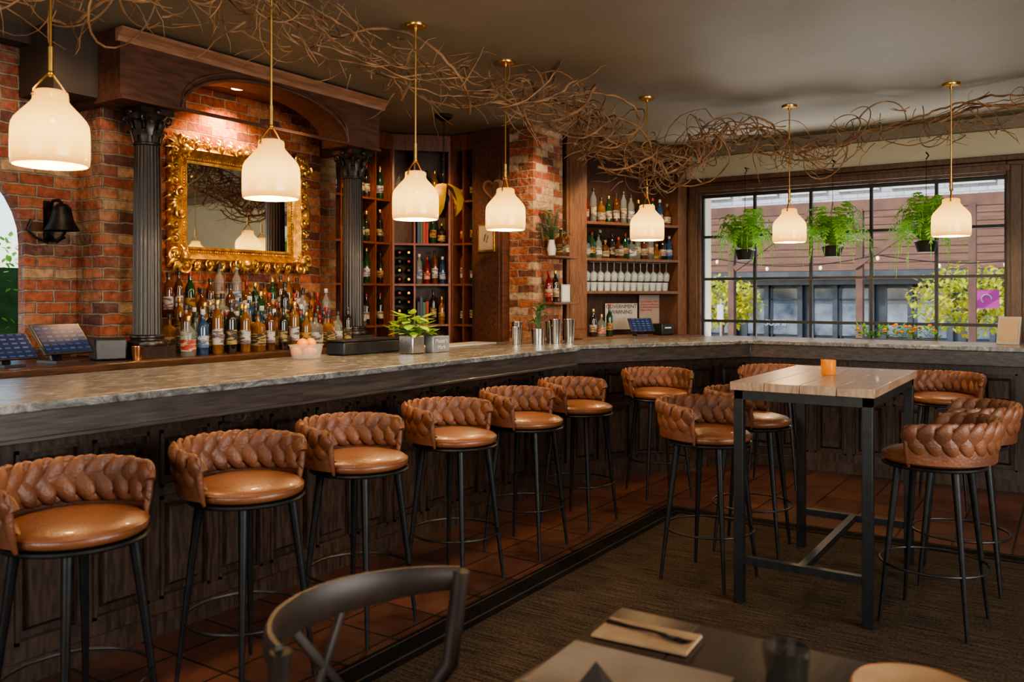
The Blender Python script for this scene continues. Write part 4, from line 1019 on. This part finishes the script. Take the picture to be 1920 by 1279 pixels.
mb=MB(); mb.tube([(.16*math.cos(i*pi/12),.16*math.sin(i*pi/12),.24) for i in range(24)],.008,8,closed=True); part(mb,'stretcher_ring',M['bent'],ch)

# ------------------------------------------------------------------ outdoors
mb=MB(); mb.box(-60,40,9.1,60,-.9,-.6); single(mb,'ground',M['asphalt'],'grey asphalt street outside','ground',kind='structure')
FY=38
sb=thing('street_building','pale brick building with rust siding and dark storefront','building')
mb=MB(); mb.box(-40,15,FY,FY+6,5.3,16); part(mb,'upper_storey',M['brick_pale'],sb)
mb=MB(); mb.box(-40,15,FY-.6,FY+5,2.5,5.3)
for i in range(9): mb.box(-40,15,FY-.64,FY-.6,2.55+i*.31,2.80+i*.31)
part(mb,'rust_siding',M['rust'],sb)
mb=MB(); mb.box(-40,15,FY-1.6,FY+5,2.25,2.5); mb.box(-40,15,FY-1.0,FY+5,1.95,2.25); part(mb,'awning',M['storefront'],sb)
mb=MB(); mb.box(-40,15,FY-.2,FY+5,-.7,2.2)
for i in range(20): mb.box(-26+i*1.45,-25.8+i*1.45,FY-.5,FY,-.7,1.95)
part(mb,'storefront',M['storefront'],sb)
for i in range(12):
    x=-21+i*2.1
    mb=MB(); mb.box(x,x+1.5,FY-.1,FY+.05,6.0,7.8); w=part(mb,'upper_window',M['extglass'],sb)
    mb=MB(); mb.box(x-.08,x,FY-.15,FY,5.95,7.85); mb.box(x+1.5,x+1.58,FY-.15,FY,5.95,7.85); mb.box(x-.08,x+1.58,FY-.15,FY,6.85,6.92); mb.box(x-.08,x+1.58,FY-.15,FY,5.9,6.0); part(mb,'window_frame',M['white'],w)
for i in range(9):
    x=-21+i*2.9
    mb=MB(); mb.box(x,x+2.2,FY-.3,FY-.15,-.2,1.8); w=part(mb,'shop_window',M['extglass'],sb)
    mb=MB(); mb.box(x-.06,x,FY-.36,FY-.2,-.3,1.85); mb.box(x+2.2,x+2.26,FY-.36,FY-.2,-.3,1.85); mb.box(x+1.07,x+1.13,FY-.36,FY-.2,-.3,1.85); mb.box(x,x+2.2,FY-.36,FY-.2,1.3,1.36); part(mb,'window_frame',M['storefront'],w)
text_part('SUSHI',.36,M['offwhite'],sb,(-11.0,FY-.52,.30),(pi/2,0,0))
pg=thing('patio_pergola','rust brown timber pergola on the street','pergola')
mb=MB()
for x in (-8.6,-6.9,-4.0,-1.8):
    mb.box(x-.07,x+.07,19.9,20.1,-.6,3.4)
mb.box(-10,0,19.92,20.08,3.35,3.6)
for x in (-5.9,-3.2):
    mb.T=Matrix.Translation((x,19.9,2.75))@Matrix.Rotation(math.radians(-35),4,'Y'); mb.box(-1.1,1.1,-.05,.05,-.06,.06); mb.T=Matrix.Identity(4)
part(mb,'posts_and_beams',M['rustd'],pg)
lt=thing('string_lights','string of small round lights along the patio','light')
mb=MB(); pts=[(-9+i*.5,16.5,2.22-.18*math.sin(pi*((i%6)/6))) for i in range(20)]; mb.tube(pts,.008,4); part(mb,'cable',M['black'],lt)
for i in range(0,20,2): mb=MB(); p=pts[i]; mb.blob((p[0],p[1],p[2]-.06),(.03,.03,.04)); part(mb,'bulb',M['bulbs'],lt)
def tree(loc,s,seed):
    r=random.Random(seed); t=thing('street_tree','small street tree with yellow green autumn leaves','tree',loc,0,group='street trees')
    mb=MB(); mb.tube([(0,0,0),(.05,0,1.2*s),(0,.05,2*s)],[.09,.07,.04],8)
    for k in range(7): a=r.uniform(0,6.3); mb.tube([(0.03,0,(.9+.1*k)*s),(.5*s*math.cos(a),.5*s*math.sin(a),1.7*s),(.9*s*math.cos(a),.9*s*math.sin(a),2.1*s)],[.035,.02,.01],5)
    part(mb,'trunk',M['twig'],t)
    mb=MB()
    for i in range(1500):
        d=Vector((r.gauss(0,1),r.gauss(0,1),r.gauss(0,1))).normalized()*r.uniform(.25,1)**.6
        p=Vector((d.x*1.55*s,d.y*1.2*s,1.85*s+d.z*.95*s)); leafcard(mb,p,Vector((r.uniform(-1,1),r.uniform(-1,1),r.uniform(-1,.5))),.18,.11)
    part(mb,'leaves',M['leafy'],t,recalc=False)
tree((-10.4,29,-.6),1.0,1); tree((-2.5,27,-.6),1.08,2); tree((-13.2,31,-.6),.9,3)
pb=thing('street_banner','purple banner with pale round emblem','banner',(-1.70,22,1.2))
mb=MB(); mb.box(-.25,.25,-.02,.02,0,.42); part(mb,'cloth',M['purple'],pb); mb=MB(); mb.tube([(.10*math.cos(i*pi/10),-.03,.21+.10*math.sin(i*pi/10)) for i in range(14)],.014,6); part(mb,'emblem',M['offwhite'],pb)
mb=MB(); mb.box(-.29,-.25,-.02,.02,-1.8,.5); part(mb,'pole',M['black'],pb)
sl=thing('street_sign','small white parking sign on a pole','sign',(-7.9,22,-.6)); mb=MB(); mb.tube([(0,0,0),(0,0,2.0)],.03,6); part(mb,'pole',M['steel'],sl); mb=MB(); mb.box(-.09,.09,-.04,-.03,1.4,1.85); part(mb,'panel',M['white'],sl)
hd=thing('garden_hedge','sunlit green hedge beyond the arched opening','plant',(-8.8,3.9,-.05)); mb=MB(); r=random.Random(8)
for i in range(4500): leafcard(mb,Vector((r.uniform(-.4,.45),r.uniform(-2,3),r.uniform(0,2.1))),Vector((r.uniform(-1,1),r.uniform(-1,1),r.uniform(-1,1))),.075,.045)
part(mb,'leaves',M['fern'],hd,recalc=False); mb=MB(); mb.box(-.3,.3,-2,3,0,1.8); part(mb,'hedge_core',M['leafd'],hd)
mb=MB(); mb.box(-20,-5.43,-8,9.1,-.2,-.05); single(mb,'ground_1',M['stoneb'],'pale concrete ground outside','ground',kind='structure')

# ------------------------------------------------------------------ lights
def area(name,loc,tgt,sx,sy,e,c):
    l=bpy.data.lights.new(name,'AREA'); l.shape='RECTANGLE'; l.size=sx; l.size_y=sy; l.energy=e; l.color=c
    o=bpy.data.objects.new(name,l); o.location=loc; d=Vector(tgt)-Vector(loc); o.rotation_euler=d.to_track_quat('-Z','Y').to_euler(); link(o); return o
def spot(name,loc,tgt,e,c,ang,blend=.6,rad=.04):
    l=bpy.data.lights.new(name,'SPOT'); l.energy=e; l.color=c; l.spot_size=math.radians(ang); l.spot_blend=blend; l.shadow_soft_size=rad
    o=bpy.data.objects.new(name,l); o.location=loc; d=Vector(tgt)-Vector(loc); o.rotation_euler=d.to_track_quat('-Z','Y').to_euler(); link(o); return o
area('east_window_fill',(3.06,2.5,1.8),(0,2.9,2.1),3.9,1.7,270,(1,.94,.86))  # area light added as room fill, set in the unseen east opening
area('south_window_fill',(-1.2,-3.06,1.75),(-1.2,0,2.35),3.9,1.8,120,(1,.90,.78))  # second fill light, added to lift the ceiling and near stools
area('window_uplight_fill',(-2.0,10.3,.2),(-2.0,7.4,3.0),4.0,1.6,240,(1,.97,.90))  # hidden area light added outside, aimed up to brighten the ceiling
spot('arch_downlight',(-5.12,4.1,2.97),(-5.2,4.15,1.0),140,(1,.56,.24),125)
spot('left_brick_light',(-4.3,2.3,3.0),(-5.3,2.7,1.7),38,(1,.72,.45),95)
spot('niche_light',(-4.75,5.40,3.0),(-5.45,6.55,1.6),110,(1,.62,.32),80)
spot('pillar_light',(-3.7,6.5,3.02),(-4.35,7.0,1.9),90,(1,.72,.42),75)
spot('shelf_light',(-3.35,7.4,3.02),(-3.95,8.05,1.7),95,(1,.74,.46),90)
spot('bottle_light',(-4.3,4.2,3.0),(-4.95,4.25,1.25),75,(1,.78,.52),75)
spot('table_light',(-1.0,3.6,3.04),(-1.2,4.7,.8),26,(1,.84,.66),110)
spot('stool_light',(-1.9,1.2,3.04),(-2.9,2.0,.9),62,(1,.76,.5),75)
spot('stool_light_2',(-1.9,2.8,3.04),(-2.9,4.1,.9),62,(1,.76,.5),75)
s=bpy.data.lights.new('sun','SUN'); s.energy=3.4; s.angle=.01; s.color=(1,.94,.85); so=bpy.data.objects.new('sun',s); link(so)
so.rotation_euler=Vector((.45,1,-.85)).to_track_quat('-Z','Y').to_euler()
w=bpy.data.worlds.new('World'); scene.world=w; w.use_nodes=True; nt=w.node_tree
bg=nt.nodes['Background']; sky=nt.nodes.new('ShaderNodeTexSky'); sky.sky_type='NISHITA'; sky.sun_disc=False; sky.sun_elevation=math.radians(40); sky.sun_rotation=math.radians(200)
nt.links.new(sky.outputs[0],bg.inputs['Color']); bg.inputs['Strength'].default_value=.40
try: scene.view_settings.look='AgX - Medium High Contrast'
except Exception: pass

def rem(o):
    for c in list(o.children): rem(c)
    bpy.data.objects.remove(o)
for t,_ in tmpl+wines: rem(t)

# ------------------------------------------------------------------ camera
cam=bpy.data.cameras.new('camera'); cam.lens=30; cam.sensor_width=36; cam.shift_y=-.044
cam.dof.use_dof=True; cam.dof.focus_distance=6.0; cam.dof.aperture_fstop=3.2
co=bpy.data.objects.new('camera',cam); co.location=(0,0,1.48); co.rotation_euler=(math.radians(90),0,math.radians(33.5)); link(co)
scene.camera=co
